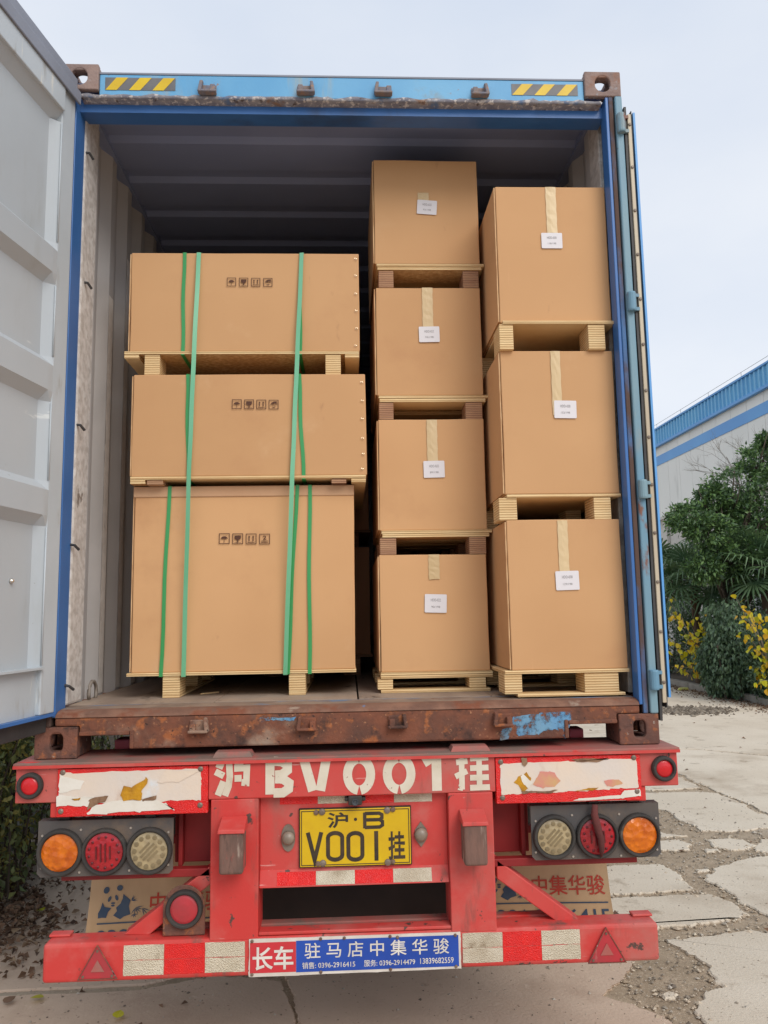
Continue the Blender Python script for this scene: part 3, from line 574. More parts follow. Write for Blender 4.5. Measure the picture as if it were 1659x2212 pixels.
q = MB(); dbox(q, -.004, 1.17, 3.956, 4.02, -.06, .004); dbox(q, -.004, 1.17, 3.90, 3.957, .0125, .022); q.build('door_gasket', 'gasket_grey', lefd, bevel=.004)
q = MB(); dbox(q, .0, 1.17, 1.30, 1.362, -.055, -.03); q.build('door_gasket', 'gasket', lefd, bevel=.004)
q = MB(); dbox(q, .0, 1.168, 1.3625, 1.3745, -.05, .003); q.build('door_edge', 'jamb_blue', lefd)
q = MB(); dbox(q, .002, 1.166, 1.37, 3.95, -.058, -.0505); q.build('door_skin', 'header_blue', lefd)
for a, b in ((1.56, 2.08), (2.265, 2.57), (2.76, 3.05), (3.236, 3.75)):
    q = MB(); q.tube([dp(.101, a, -.001), dp(.101, b, -.001)], .004, 5); q.build('weld_seam', 'door_frame', lefd, smooth=True)
for (u, v) in ((25, 1255), (5, 1549), (53, 1545)):
    d = ray(u, v); t = ((DH-DN*.03-CAMP).dot(DN))/d.dot(DN); c = CAMP+d*t
    q = MB(); q.lathe(c-DN*.004, DN, [(.009, 0), (.009, .006), (.005, .012)], 10); q.build('bolt', 'chrome', lefd)
# right door: folded flat against the side, edge towards the viewer
rz0, rz1 = 1.36, 3.90
q = MB(); q.box(1.2595, 1.2635, .035, 1.20, rz0, rz1); rd = q.build('door_panel', 'header_blue', ct)
q = MB(); q.box(1.238, 1.258, .02, 1.15, rz0, rz1-.01); q.build('door_frame', 'post_blue', rd)
q = MB(); q.box(1.2378, 1.2530, -.006, .0195, rz0, rz1-.01); q.build('gasket_retainer', 'retainer', rd, bevel=.002)
for k in range(13):
    z = rz1-.06-k*.2; q = MB(); q.lathe((1.2455, -.0062, z), (0, -1, 0), [(.007, 0), (.007, .003), (.004, .005)], 10); q.build('rivet', 'dull_steel', rd)
for a, b, zz in ((1.2245, 1.2345, .07), (1.2540, 1.2580, .02)):
    q = MB(); n = 30; q.grid([[(x+.0012*math.sin(i*.9), yf, rz0-zz+(rz1-rz0+zz*1.4)*i/n) for i in range(n+1)] for x, yf in ((a, .06), (a, .0), (b, .0), (b, .06))]); q.build('gasket_fin', 'gasket', rd)
q = MB(); q.box(1.2640, 1.2730, -.002, .06, rz0+.02, rz1); q.build('door_edge', 'band_blue', rd)
for i, (v0, v1) in enumerate(((247, 287), (632, 672), (1037, 1077), (1447, 1490))):
    for s in (1, -1):
        z1 = PY(1350+i*20, v0, -.01).z; z0 = PY(1350+i*20, v1, -.01).z
        q = MB(); q.lathe((s*1.205, -.012, z0), (0, 0, 1), [(.017, 0), (.019, .006), (.019, z1-z0-.006), (.017, z1-z0)], 14)
        if s > 0:
            q.box(1.215, 1.240, -.010, .004, z0+.004, z0+.018); q.box(1.215, 1.240, -.010, .004, z1-.018, z1-.004)
        q.build('hinge', 'post_pale', ct, smooth=False)
# ================================================================== TRAILER
tr = thing('semi_trailer', 'red container trailer with yellow number plate and reflective rear bumper, beneath the blue container', 'trailer', (0, 0, 0))
YB = -.06
def Q(tl, t_r, br, bl, y):
    a, b, c, d = (PY(*p, y) for p in (tl, t_r, br, bl)); return (a.x+d.x)/2, (b.x+c.x)/2, (c.z+d.z)/2, (a.z+b.z)/2
def c3(x, y): return (x/3, 1659+y/3)
def c4(x, y): return (553+x/3, 1659+y/3)
def cc5(x, y): return (1106+x/3, 1659+y/3)
def part(mat, name, *boxes, bevel=.004, parent=None, **k):
    mb = MB()
    for b in boxes: mb.box(*b)
    return mb.build(name, mat, parent or tr, bevel=bevel, **k)
def rectpoly(x0, x1, z0, z1): return [(x0, z0), (x1, z0), (x1, z1), (x0, z1)]
def sheetpart(name, mat, poly, y, parent, th=.0012):
    mb = MB(); mb.prism(poly, y, y+th); return mb.build(name, mat, parent)
part('red_dusty', 'deck_plate', (-1.266, 1.266, -.072, .22, 1.178, 1.198), bevel=.003)
part('red', 'deck_edge', (-1.2662, 1.2662, -.0735, -.0725, 1.1785, 1.190), bevel=0)
part('red', 'centre_beam', (-.545, .545, YB, .20, 1.048, 1.1775))
for s in (-1, 1):
    part('red', 'beam_end', (min(s*1.09, s*1.260), max(s*1.09, s*1.260), YB+.004, .20, 1.052, 1.1775))
    part('red', 'beam_step', (min(s*1.055, s*1.132), max(s*1.055, s*1.132), YB+.012, .18, .996, 1.0515))
    part('red', 'side_beam', (min(s*.546, s*1.089), max(s*.546, s*1.089), YB+.02, .20, 1.000, 1.1775))
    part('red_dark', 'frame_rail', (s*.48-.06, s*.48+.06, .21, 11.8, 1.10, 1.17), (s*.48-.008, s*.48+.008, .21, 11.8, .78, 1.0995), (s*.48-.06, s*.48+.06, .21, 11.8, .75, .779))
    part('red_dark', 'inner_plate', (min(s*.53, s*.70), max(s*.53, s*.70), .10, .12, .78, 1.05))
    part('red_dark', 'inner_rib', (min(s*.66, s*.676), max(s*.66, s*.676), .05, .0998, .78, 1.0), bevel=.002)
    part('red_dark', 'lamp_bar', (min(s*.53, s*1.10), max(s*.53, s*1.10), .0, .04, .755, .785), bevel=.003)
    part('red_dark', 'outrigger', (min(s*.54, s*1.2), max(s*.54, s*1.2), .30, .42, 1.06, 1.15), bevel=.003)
    part("pink_paint", "twist_lock", (min(s*.94, s*1.005), max(s*.94, s*1.005), .31, .40, 1.151, 1.222), bevel=.008)
for k, (u0, v0, u1, v1) in enumerate(((468, 1619, 540, 1633), (977, 1607, 1052, 1620))):
    a = PZ(u0, v1, 1.199); b = PZ(u1, v1, 1.199); mb = MB(); mb.hexa([(a.x-.01, -.05, 1.1982), (b.x+.01, -.05, 1.1982), (b.x+.01, .04, 1.1982), (a.x-.01, .04, 1.1982), (a.x, -.035, 1.216), (b.x, -.035, 1.216), (b.x, .03, 1.216), (a.x, .03, 1.216)])
    mb.build('wear_pad', 'red_dusty', tr)
# stencilled registration on the centre beam
def L6(x, y): return (442.8+x/2.603, 1620.1+y/2.603)
yl = YB-.0012
def glyphbox(x0, y0, x1, y1): return Q(L6(x0, y0), L6(x1, y0), L6(x1, y1), L6(x0, y1), yl)
zsh = 0
def stroke_glyph(nm, bx, lines, w, mat='stencil', parent=tr, y=yl):
    x0, x1, z0, z1 = bx; mb = MB(); strokes(mb, [[(x0+a*(x1-x0), z0+b*(z1-z0)) for a, b in ln] for ln in lines], w, y); return mb.build(nm, mat, parent)
SW = .034
def tg(body, bx, bold, mat, parent, y): return text_mb(body, *bx, y, bold).build('lettering', mat, parent)
def hand(lines, w):
    mb = MB(); strokes(mb, [xz([L6(*p) for p in ln], yl) for ln in lines], w, yl); return mb.build('lettering', 'stencil', tr)
hand([[(66, 78), (104, 94)], [(58, 122), (106, 146)], [(104, 176), (92, 206), (72, 256)], [(136, 76), (140, 150), (132, 205), (112, 258)], [(166, 76), (216, 72)], [(164, 104), (236, 100), (232, 184), (206, 182)], [(166, 160), (206, 158)]], .0245)
hand([[(1442, 34), (1446, 222)], [(1412, 70), (1476, 62)], [(1408, 150), (1474, 118)], [(1424, 208), (1452, 214)], [(1490, 48), (1592, 42)], [(1540, 22), (1541, 90)], [(1490, 102), (1594, 98)], [(1542, 112), (1544, 200)], [(1490, 156), (1596, 152)], [(1490, 212), (1602, 208)]], .0215)
B = glyphbox(342, 50, 487, 253)
stroke_glyph('lettering', B, [[(.16, .02), (.16, .98)], [(.30, .94), (.62, .92), (.84, .82), (.84, .68), (.62, .56), (.36, .55)], [(.36, .45), (.66, .44), (.90, .32), (.88, .16), (.66, .06), (.30, .06)]], SW)
stroke_glyph('lettering', glyphbox(538, 44, 700, 242), [[(.10, 1), (.42, .06)], [(.90, 1), (.68, .06)]], SW*1.05)
for x0, x1, dy in ((785, 948, 0), (1008, 1175, -4)):
    bx = glyphbox(x0, 38+dy, x1, 238+dy)
    stroke_glyph('lettering', bx, [arc(.5, .5, .40, .44, 96, 264, 14), arc(.5, .5, .40, .44, 276, 444, 14)], SW)
stroke_glyph('lettering', glyphbox(1230, 30, 1328, 230), [[(.0, .80), (.22, .86), (.45, .97)], [(.74, 0), (.74, 1)]], SW*1.1)
# reflector panels with torn sheeting
def sheetpanel(sign):
    if sign < 0:
        x0, x1, z0, z1 = Q(c3(372, -4), c3(1362, -10), c3(1365, 285), c3(372, 322), YB)
        x1 = min(x1, -.546)
    else:
        x0, x1, z0, z1 = Q(cc5(-105, -60), cc5(832, -62), cc5(838, 200), cc5(-105, 236), YB); x0 = max(x0, .5465)
    z1 = 1.174; mb = MB(); mb.prism(rectpoly(x0, x1, z0, z1), YB-.004, YB+.016); pn = mb.build('reflector_panel', 'red_bright', tr, bevel=.002)
    w = x1-x0; h = z1-z0
    def P(a, b): return (x0+a*w, z0+b*h)
    def sc_(nm, mat, pts, amp, lift, seed): return sheetpart(nm, mat, jag([P(a, b) for a, b in pts], amp, 6, seed), YB-.004-lift, pn, .0008)
    if sign < 0:
        sc_('torn_sheet', 'cream', [(.012, .30), (.012, .92), (.10, .90), (.95, .93), (.955, .28), (.80, .27), (.62, .25), (.45, .22), (.25, .26)], .004, .0012, 1)
        sc_('torn_sheet', 'white_scrap', [(.0, .22), (.0, .44), (.16, .40), (.30, .38), (.24, .23)], .005, .0024, 2)
        sc_('torn_sheet', 'white_scrap', [(.20, .07), (.78, .07), (.72, .24), (.55, .32), (.36, .30), (.24, .22)], .006, .0026, 3)
        sc_('torn_sheet', 'white_scrap', [(.02, .50), (.02, .88), (.06, .84), (.18, .74), (.15, .56)], .005, .0026, 4)
        sc_('glue_patch', 'amber_glue', [(.42, .42), (.44, .62), (.50, .60), (.585, .80), (.60, .74), (.56, .50), (.56, .32), (.44, .30)], .005, .0036, 5)
        sc_('glue_patch', 'brown_glue', [(.20, .12), (.22, .36), (.34, .42), (.32, .30), (.24, .20)], .006, .0038, 6)
        sc_('glue_patch', 'brown_glue', [(.56, .34), (.66, .40), (.655, .32), (.57, .28)], .004, .0038, 7)
        sc_('glue_patch', 'amber_glue', [(.10, .37), (.16, .40), (.155, .36), (.12, .34)], .002, .0046, 8)
        sc_('torn_sheet', 'cream', [(.66, .68), (.72, .92), (.94, .90), (.80, .66)], .004, .0034, 18)
        bolts = ((.035, .93), (.03, .12), (.95, .17), (.95, .93))
    else:
        sc_('torn_sheet', 'cream', [(.03, .20), (.035, .86), (.5, .90), (.97, .90), (.98, .28), (.7, .24), (.55, .23), (.3, .22), (.12, .21)], .004, .0012, 9)
        sc_('glue_patch', 'amber_glue', [(.12, .46), (.15, .58), (.21, .68), (.24, .52), (.20, .26), (.17, .24), (.15, .40)], .005, .0024, 10)
        sc_('torn_sheet', 'white_scrap', [(.165, .58), (.18, .64), (.245, .46), (.22, .30), (.19, .40)], .004, .0034, 17)
        sc_('glue_patch', 'pink_scrap', [(.25, .40), (.30, .68), (.40, .66), (.44, .46), (.40, .34), (.32, .31)], .004, .0024, 11)
        sc_('glue_patch', 'brown_glue', [(.17, .26), (.24, .27), (.42, .27), (.38, .21), (.18, .20)], .004, .0036, 12)
        sc_('glue_patch', 'amber_glue', [(.54, .24), (.62, .28), (.70, .30), (.66, .235)], .002, .0034, 13)
        sc_('glue_patch', 'pink_scrap', [(.74, .44), (.84, .46), (.87, .38), (.80, .30), (.76, .32)], .003, .0024, 14)
        sc_('torn_sheet', 'white_scrap', [(.52, .02), (.82, .045), (.99, .09), (.985, .24), (.88, .22), (.85, .115), (.56, .075)], .002, .0024, 15)
        sc_('glue_patch', 'brown_glue', [(.52, .93), (.60, .86), (.72, .87), (.78, .93)], .005, .0036, 16)
        sc_('rust_run', 'brown_glue', [(.175, .99), (.18, .86), (.20, .80), (.22, .88), (.215, .99)], .003, .0046, 19)
        bolts = ((.035, .91), (.04, .13), (.955, .93), (.965, .19))
    for a, b in bolts:
        c = P(a, b); mb = MB(); mb.lathe((c[0], YB-.004, c[1]), (0, -1, 0), [(.010, 0), (.010, .003), (.005, .006)], 12); mb.build('screw', 'dull_steel', pn)
sheetpanel(-1); sheetpanel(1)
# round lamps
def lamp(parent, u, v, y, rl, rr, lens, beads=None, ringmat='rubber'):
    c = PY(u, v, y); k = (y-CAMP.y)/FPX/cp*1.0; rl *= k; rr *= k
    mb = MB(); mb.lathe((c.x, y, c.z), (0, -1, 0), [(rr, -.002), (rr, .012), (rr-.004, .020), (rl+.003, .020), (rl-.001, .010), (rl-.004, .004)], 36, cap=False); mb.build('lamp_ring', ringmat, parent, smooth=False, bevel=.002)
    mb = MB(); mb.lathe((c.x, y, c.z), (0, -1, 0), [(rl, .005), (rl*.97, .011), (rl*.8, .014), (rl*.4, .017), (.001, .018)], 32)
    if beads:
        mb.cur = 1
        if beads == 'red_beads':
            for i in range(13):
                a = 2*math.pi*i/13; mb.lathe((c.x+rl*.78*math.cos(a), y, c.z+rl*.78*math.sin(a)), (0, -1, 0), [(.0050, .012), (.0050, .0165), (.002, .019)], 8)
            for i in (-1.5, -.5, .5, 1.5):
                h = rl*(.46 if abs(i) < 1 else .32); x = c.x+i*rl*.24
                mb.hexa([(x-.0025, y-.022, c.z-h), (x+.0025, y-.022, c.z-h), (x+.0025, y-.01, c.z-h), (x-.0025, y-.01, c.z-h), (x-.0045, y-.022, c.z+h), (x+.0005, y-.022, c.z+h), (x+.0005, y-.01, c.z+h), (x-.0045, y-.01, c.z+h)])
        else:
            for i in range(13):
                a = 2*math.pi*i/13+.2; mb.lathe((c.x+rl*.76*math.cos(a), y, c.z+rl*.76*math.sin(a)), (0, -1, 0), [(rl*.13, .011), (rl*.13, .0160), (rl*.07, .0165)], 7)
            for i in (-1.5, -.5, .5, 1.5):
                d = rl*.2*i; h = rl*(.5 if abs(i) < 1 else .36); a = R(45); e = Vector((math.cos(a), 0, math.sin(a))); f = Vector((-math.sin(a), 0, math.cos(a))); o = Vector((c.x, y, c.z))+f*d
                P4 = [o-e*h-f*.0042, o+e*h-f*.0042, o+e*h+f*.0042, o-e*h+f*.0042]
                mb.add([p+Vector((0, -.0185, 0)) for p in P4]+[p+Vector((0, -.008, 0)) for p in P4], [(0, 1, 2, 3), (0, 4, 5, 1), (1, 5, 6, 2), (2, 6, 7, 3), (3, 7, 4, 0)])
    mb.build('lamp_lens', [lens]+([beads] if beads else []), parent)
def cluster(corners, lamps, screws):
    x0, x1, z0, z1 = Q(*corners, -.03); ch = .014; mb = MB()
    mb.prism([(x0+ch, z0), (x1-ch, z0), (x1, z0+ch), (x1, z1), (x0, z1), (x0, z0+ch)], -.03, -.024)
    mb.box(x0, x1, -.0239, .02, z1-.006, z1-.0005)
    pl = mb.build('lamp_board', 'black_steel', tr)
    for l in lamps: lamp(pl, l[0], l[1], -.031, l[2], l[3], *l[4:])
    for u, v in screws:
        c = PY(u, v, -.03); mb = MB(); mb.lathe((c.x, -.030, c.z), (0, -1, 0), [(.005, 0), (.004, .003)], 8); mb.build('screw', 'chrome', pl)
    for i in range(3):
        xx = x0+(x1-x0)*(.18+.32*i); part('rubber', 'lamp_hanger', (xx-.02, xx+.02, -.02, .015, z1+.0005, 1.0), bevel=.003)
cluster((c3(248, 340), c3(1125, 328), c3(1120, 690), c3(240, 704)),
        ((130.7, 1840.7, 37, 46, 'amber_lens'), (226.7, 1839, 38, 46, 'red_lens', 'red_beads'), (323.5, 1837, 37.5, 46, 'clear_lens', 'clear_cells')),
        (c3(275, 440), c3(525, 400), c3(848, 388), c3(1092, 415), c3(267, 648), c3(515, 676), c3(838, 663), c3(1090, 626)))
cluster((cc5(120, 238), cc5(950, 232), cc5(965, 578), cc5(130, 595)),
        ((1196.5, 1807, 36, 44.5, 'clear_lens', 'clear_cells'), (1289, 1805, 37, 44.5, 'red_lens', 'red_beads'), (1380, 1802.5, 36.5, 44, 'amber_lens')),
        (cc5(152, 344), cc5(388, 305), cc5(693, 298), cc5(932, 324), cc5(154, 546), cc5(396, 573), cc5(706, 567), cc5(940, 527)))
for u, v in ((66, 1697), (1433, 1659.5)):
    c = PY(u, v, YB); q = MB(); q.lathe((c.x, YB+.004, c.z), (0, -1, 0), [(.043, -.002), (.043, .004)], 24); base = q.build('marker_lamp', 'rubber', tr); lamp(base, u, v, YB, 17.5, 26, 'red_glow')
# red cloth tied over one lamp
pts = [PY(1285, 1738, -.06), PY(1284, 1760, -.065), PY(1290, 1785, -.068), PY(1298, 1812, -.066), PY(1300, 1835, -.062), PY(1299, 1851, -.058)]
q = MB(); q.tube(pts, [.011, .014, .015, .013, .011, .004], 9); q.build('rag_strip', 'cloth_maroon', tr, smooth=True)
# uprights, centre panel, buffers
part('red', 'upright', (-.535, -.357, YB, .10, .545, 1.0475)); part('red', 'upright', (.361, .532, YB, .10, .545, 1.0475))
x0, x1, z0, z1 = Q((560, 1735), (970, 1717), (972, 1902), (560, 1914), -.02)
part('red', 'centre_panel', (-.356, .3605, -.02, .01, z0+.05, 1.0475))
mb = MB(); mb.hexa([(-.356, -.045, z0), (.3605, -.045, z0), (.3605, .012, z0), (-.356, .012, z0), (-.356, -.021, z0+.058), (.3605, -.021, z0+.058), (.3605, .0125, z0+.058), (-.356, .0125, z0+.058)]); mb.build('panel_flange', 'red', tr, bevel=.003)
def tape(corners, y, mat, parent=tr, nm='reflective_tape'):
    x0, x1, z0, z1 = Q(*corners, y); return sheetpart(nm, mat, rectpoly(x0, x1, z0, z1), y-.001, parent)
for a, b, mt in ((155, 400, 'red_bright'), (401, 592, 'white_tape'), (690, 893, 'red_bright'), (894, 1140, 'worn_tape')):
    tape((c4(a, 178-(a)*.012), c4(b, 178-b*.012), c4(b, 236-b*.02), c4(a, 242-a*.02)), -.0205, mt)
zt0 = z0+.006; zt1 = z0+.050
for a, b, mt in ((135, 387, 'red_bright'), (388, 640, 'worn_tape'), (641, 889, 'red_bright'), (890, 1140, 'worn_tape')):
    xa_ = PY(*c4(a, 700), -.04).x; xb_ = PY(*c4(b, 700), -.04).x; q = MB()
    fy = lambda z: -.045+(z-z0)/.058*.024-.0012
    q.add([(xa_, fy(zt0), zt0), (xb_, fy(zt0), zt0), (xb_, fy(zt1), zt1), (xa_, fy(zt1), zt1)], [(0, 1, 2, 3)]); q.build('reflective_tape', mt, tr)
for (u0, v0, u1, v1, vt) in ((473, 1798, 525, 1890, 1775), (1003, 1781, 1053, 1871, 1762)):
    x0, x1, z0_, z1_ = rect(u0, v0, u1, v1, -.15); q = MB()
    q.box(x0, x1, -.155, YB-.001, z0_, z1_); bf = q.build('buffer', 'rubber_buffer', tr, bevel=.010, segs=3)
    q = MB(); q.hexa([(x0-.006, -.160, z1_-.004), (x1+.006, -.160, z1_-.004), (x1+.006, YB-.001, z1_+.002), (x0-.006, YB-.001, z1_+.002), (x0-.004, -.158, z1_+.010), (x1+.004, -.158, z1_+.010), (x1+.004, YB-.001, z1_+.036), (x0-.004, YB-.001, z1_+.036)])
    q.build('buffer_cap', 'red', bf, bevel=.003)
# number plate
px = Q(c4(285, 268), c4(1000, 257), c4(1003, 625), c4(285, 640), -.034); yp = -.034
q = MB(); q.prism(rectpoly(*px), yp, yp+.003); npl = q.build('number_plate', 'plate_yellow', tr, bevel=.002)
part('under_black', 'plate_backing', (px[0]-.004, px[1]+.004, yp+.0035, -.0205, px[2]-.004, px[3]+.004), parent=tr, bevel=.002)
q = MB(); i = .006; strokes(q, [[(px[0]+i, px[2]+i), (px[1]-i, px[2]+i), (px[1]-i, px[3]-i), (px[0]+i, px[3]-i), (px[0]+i, px[2]+i)]], .003, yp-.0008); q.build('plate_rim', 'plate_black', npl)
def pb(x0, y0, x1, y1): s = 12/717; return Q(c4(x0, y0), c4(x1, y0-(x1-x0)*s), c4(x1, y1-(x1-x0)*s), c4(x0, y1), yp)
tg('沪', pb(463, 288, 597, 390), .020, 'plate_black', npl, yp-.001); tg('挂', pb(858, 410, 966, 594), .022, 'plate_black', npl, yp-.001)
PWD = .0150
stroke_glyph('lettering', pb(697, 288, 827, 390), [[(.06, .94), (.78, .94), (.92, .84), (.92, .64), (.80, .53), (.06, .53)], [(.06, 0), (.06, 1)], [(.82, .51), (.94, .42), (.94, .18), (.80, .06), (.06, .06)]], .0125, 'plate_black', npl, yp-.001)
stroke_glyph('lettering', pb(330, 418, 430, 608), [[(.06, 1), (.5, .06), (.94, 1)]], PWD, 'plate_black', npl, yp-.001)
for a, b in ((458, 568), (590, 698)):
    ov = arc(.5, .80, .42, .16, 0, 180, 8)+arc(.5, .20, .42, .16, 180, 360, 8); ov.append(ov[0])
    stroke_glyph('lettering', pb(a, 414, b, 602), [ov], PWD, 'plate_black', npl, yp-.001)
stroke_glyph('lettering', pb(768, 408, 792, 600), [[(.5, 0), (.5, 1)]], PWD, 'plate_black', npl, yp-.001)
c = PY(*c4(645, 332), yp); q = MB(); q.lathe((c.x, yp-.0005, c.z), (0, -1, 0), [(.006, 0), (.006, .001)], 12); q.build('lettering', 'plate_black', npl)
for x, y, m_ in ((390, 288, 'bolt_rusty'), (428, 284, 'dull_steel'), (850, 273, 'dull_steel'), (887, 268, 'bolt_rusty'), (402, 620, 'bolt_rusty'), (434, 617, 'dull_steel'), (855, 610, 'dull_steel'), (886, 607, 'bolt_rusty')):
    c = PY(*c4(x, y), yp); q = MB(); r_ = .013 if m_ == 'dull_steel' else .010; q.lathe((c.x, yp-.001, c.z), (0, -1, 0), [(r_, 0), (r_*.9, .004), (r_*.4, .006)], 12); q.build('bolt', m_, npl)
# plate lamps and camera
for x, y, hh, dia in ((208, 455, 75, False), (1070, 432, 70, True)):
    c = PY(*c4(x, y), -.03); q = MB(); k = .0019/3*1.0; h = hh*k*1.05; w = 42*k
    pts = [(c.x, c.z+h), (c.x+w*.8, c.z+h*.4), (c.x+w, c.z), (c.x+w*.8, c.z-h*.4), (c.x, c.z-h), (c.x-w*.8, c.z-h*.4), (c.x-w, c.z), (c.x-w*.8, c.z+h*.4)] if dia else [(c.x+w*math.cos(a), c.z+h*math.sin(a)) for a in np.linspace(0, 2*math.pi, 20, endpoint=False)]
    q.prism(pts, -.026, -.0205); pl = q.build('plate_lamp', 'dull_steel', tr)
    q = MB(); q.lathe((c.x, -.0262, c.z), (0, -1, 0), [(.026, 0), (.024, .012), (.016, .020), (.004, .023)], 16); q.build('lamp_dome', 'lamp_grey', pl, smooth=True)
c = PY(767, 1727, -.03); q = MB(); q.box(c.x-.026, c.x+.026, -.065, -.022, c.z-.014, c.z+.020); q.box(c.x-.040, c.x+.040, -.05, -.022, c.z-.002, c.z+.012); rc = q.build('reversing_camera', 'rubber', tr, bevel=.004)
q = MB(); q.lathe((c.x, -.0652, c.z-.001), (0, -1, 0), [(.013, 0), (.013, .006), (.009, .006), (.006, .003)], 16); q.build('camera_lens', 'glass_dark', rc)
# underrun bumper with tapes, warning triangles and the maker's sign
bz0, bz1 = .419, .555
q = MB(); q.box(-1.137, 1.146, YB, .05, bz0, bz1); bp = q.build('bumper', 'red', tr, bevel=.014, segs=3)
part('red_dusty', 'bumper_ledge', (-.80, .82, .051, .10, bz1-.03, bz1+.004))
part('red', 'cross_bar', (-.3565, .3608, -.055, .0, bz1+.002, bz1+.014), bevel=.003)
part('red', 'bumper_cap', (1.07, 1.148, .0, .045, bz1+.0005, bz1+.010), bevel=.004); part('red', 'bumper_cap', (-1.138, -1.06, .0, .045, bz1+.0005, bz1+.010), bevel=.004)
def btape(u0, u1, mt, z0=.438, z1=.542, split=True):
    x0 = PY(u0, 2060, YB).x; x1 = PY(u1, 2060, YB).x; zm = (z0+z1)/2
    for a, b in ((z0, zm-.0012), (zm+.0012, z1)): sheetpart('reflective_tape', mt, jag(rectpoly(x0, x1, a, b), .0012, 1, int(u0)), YB-.0012, bp)
for u0, u1, mt in ((267, 354, 'white_tape'), (355.5, 442, 'red_bright'), (443, 529, 'white_tape'), (1000, 1086, 'worn_tape'), (1087, 1170, 'red_bright'), (1171, 1254, 'white_tape')): btape(u0, u1, mt)
for pts in ((c3(632, 1130), c3(500, 1375), c3(762, 1368)), (cc5(608, 1028), cc5(492, 1268), cc5(745, 1262))):
    w = xz(pts, YB-.01); zb_ = max(bz0+.003, (w[1][1]+w[2][1])/2); w = [(w[0][0], min(w[0][1], bz1-.002)), (w[1][0], zb_), (w[2][0], zb_)]; cxx = sum(p[0] for p in w)/3; czz = sum(p[1] for p in w)/3
    sc2 = lambda k: [(cxx+(x-cxx)*k, czz+(z-czz)*k) for x, z in w]
    q = MB(); q.prism(w, YB-.010, YB-.001); tri = q.build('warning_triangle', 'red_dusty_lens', bp, bevel=.006)
    q = MB(); n = 3; A = sc2(1.0); B_ = sc2(.93)
    q.add([(x, YB-.012, z) for x, z in A]+[(x, YB-.012, z) for x, z in B_]+[(x, YB-.0101, z) for x, z in A]+[(x, YB-.0101, z) for x, z in B_], [f for i in range(3) for f in ((i, (i+1) % 3, 3+(i+1) % 3, 3+i), (i, 6+i, 6+(i+1) % 3, (i+1) % 3), (3+i, 3+(i+1) % 3, 9+(i+1) % 3, 9+i))]); q.build('triangle_rim', 'cast_rust', tri)
    q = MB(); q.prism(sc2(.33), YB-.0125, YB-.0102); q.build('triangle_core', 'red_dusty', tri)
    for k in range(3):
        x, z = sc2(.72)[k]; q = MB(); q.lathe((x, YB-.0102, z), (0, -1, 0), [(.005, 0), (.005, .003)], 8); q.build('screw', 'bolt_rusty', tri)
sg = Q((538, 2026), (995, 2014), (995, 2092), (538, 2108), YB); ys = YB-.006
q = MB(); q.prism(jag(rectpoly(*sg), .0015, 3, 3), ys, YB-.0015); sgn = q.build('maker_sign', 'sign_white', tr)
wS = sg[1]-sg[0]; hS = sg[3]-sg[2]
def S(a, b): return sg[0]+a*wS, sg[2]+b*hS
xm = PY(639.8, 2060, YB).x
sheetpart('sign_field', 'sign_red', rectpoly(sg[0]+.004, xm-.0004, sg[2]+.012, sg[3]-.012), ys-.001, sgn, .0008)
sheetpart('sign_field', 'sign_blue', rectpoly(xm+.0004, sg[1]-.008, sg[2]+.010, sg[3]-.010), ys-.001, sgn, .0008)
x_ = lambda u: PY(u, 2060, YB).x
tg('长车', (x_(546), x_(634), sg[2]+.022, sg[3]-.026), .020, 'sign_text', sgn, ys-.0022)
tg('驻 马 店 中 集 华 骏', (x_(658), x_(970), sg[2]+.056, sg[3]-.018), .008, 'sign_text', sgn, ys-.0022)
tg('销售: 0396-2916415', (x_(653), x_(767), sg[2]+.021, sg[2]+.044), .006, 'sign_text', sgn, ys-.0022)
tg('服务: 0396-2914479', (x_(786), x_(896), sg[2]+.021, sg[2]+.044), .006, 'sign_text', sgn, ys-.0022)
tg('13839682559', (x_(907), x_(979), sg[2]+.023, sg[2]+.043), .006, 'sign_text', sgn, ys-.0022)
for u, dz in ((693, -.006), (744, -.006), (843, -.006), (859, -.010), (984, -.010), (693, -hS+.008), (843, -hS+.008), (984, -hS+.01), (545, -.006), (545, -hS+.008)):
    q = MB(); q.lathe((x_(u), ys-.0005, sg[3]+dz), (0, -1, 0), [(.006, 0), (.006, .003), (.003, .005)], 8); q.build('rivet', 'bolt_rusty', sgn)
# diagonal braces
for pts in (((453, 1872), (266, 2020), (322, 2020), (456, 1909)), ((1072, 1855), (1257, 1991), (1204, 1992), (1074, 1899))):
    q = MB(); q.prism(xz(pts, .0), .0, .075); q.build('brace', 'red', tr, bevel=.004)
# round red reflector on a curved bracket
c = PY(398.7, 1962.6, -.03); x0, x1, z0_, z1_ = rect(352, 1912, 443, 2018, -.03)
pts = [(x0, bz1+.003), (x1, bz1+.003)]+[((x0+x1)/2+(x1-x0)/2*math.cos(a), z1_-(x1-x0)/2+(x1-x0)/2*math.sin(a)) for a in np.linspace(0, math.pi, 16)]
q = MB(); q.prism(pts, -.030, -.022); br = q.build('reflector_bracket', 'cast_rust', tr, bevel=.003); lamp(br, 398.7, 1962.6, -.031, 28, 37, 'red_dusty_lens')
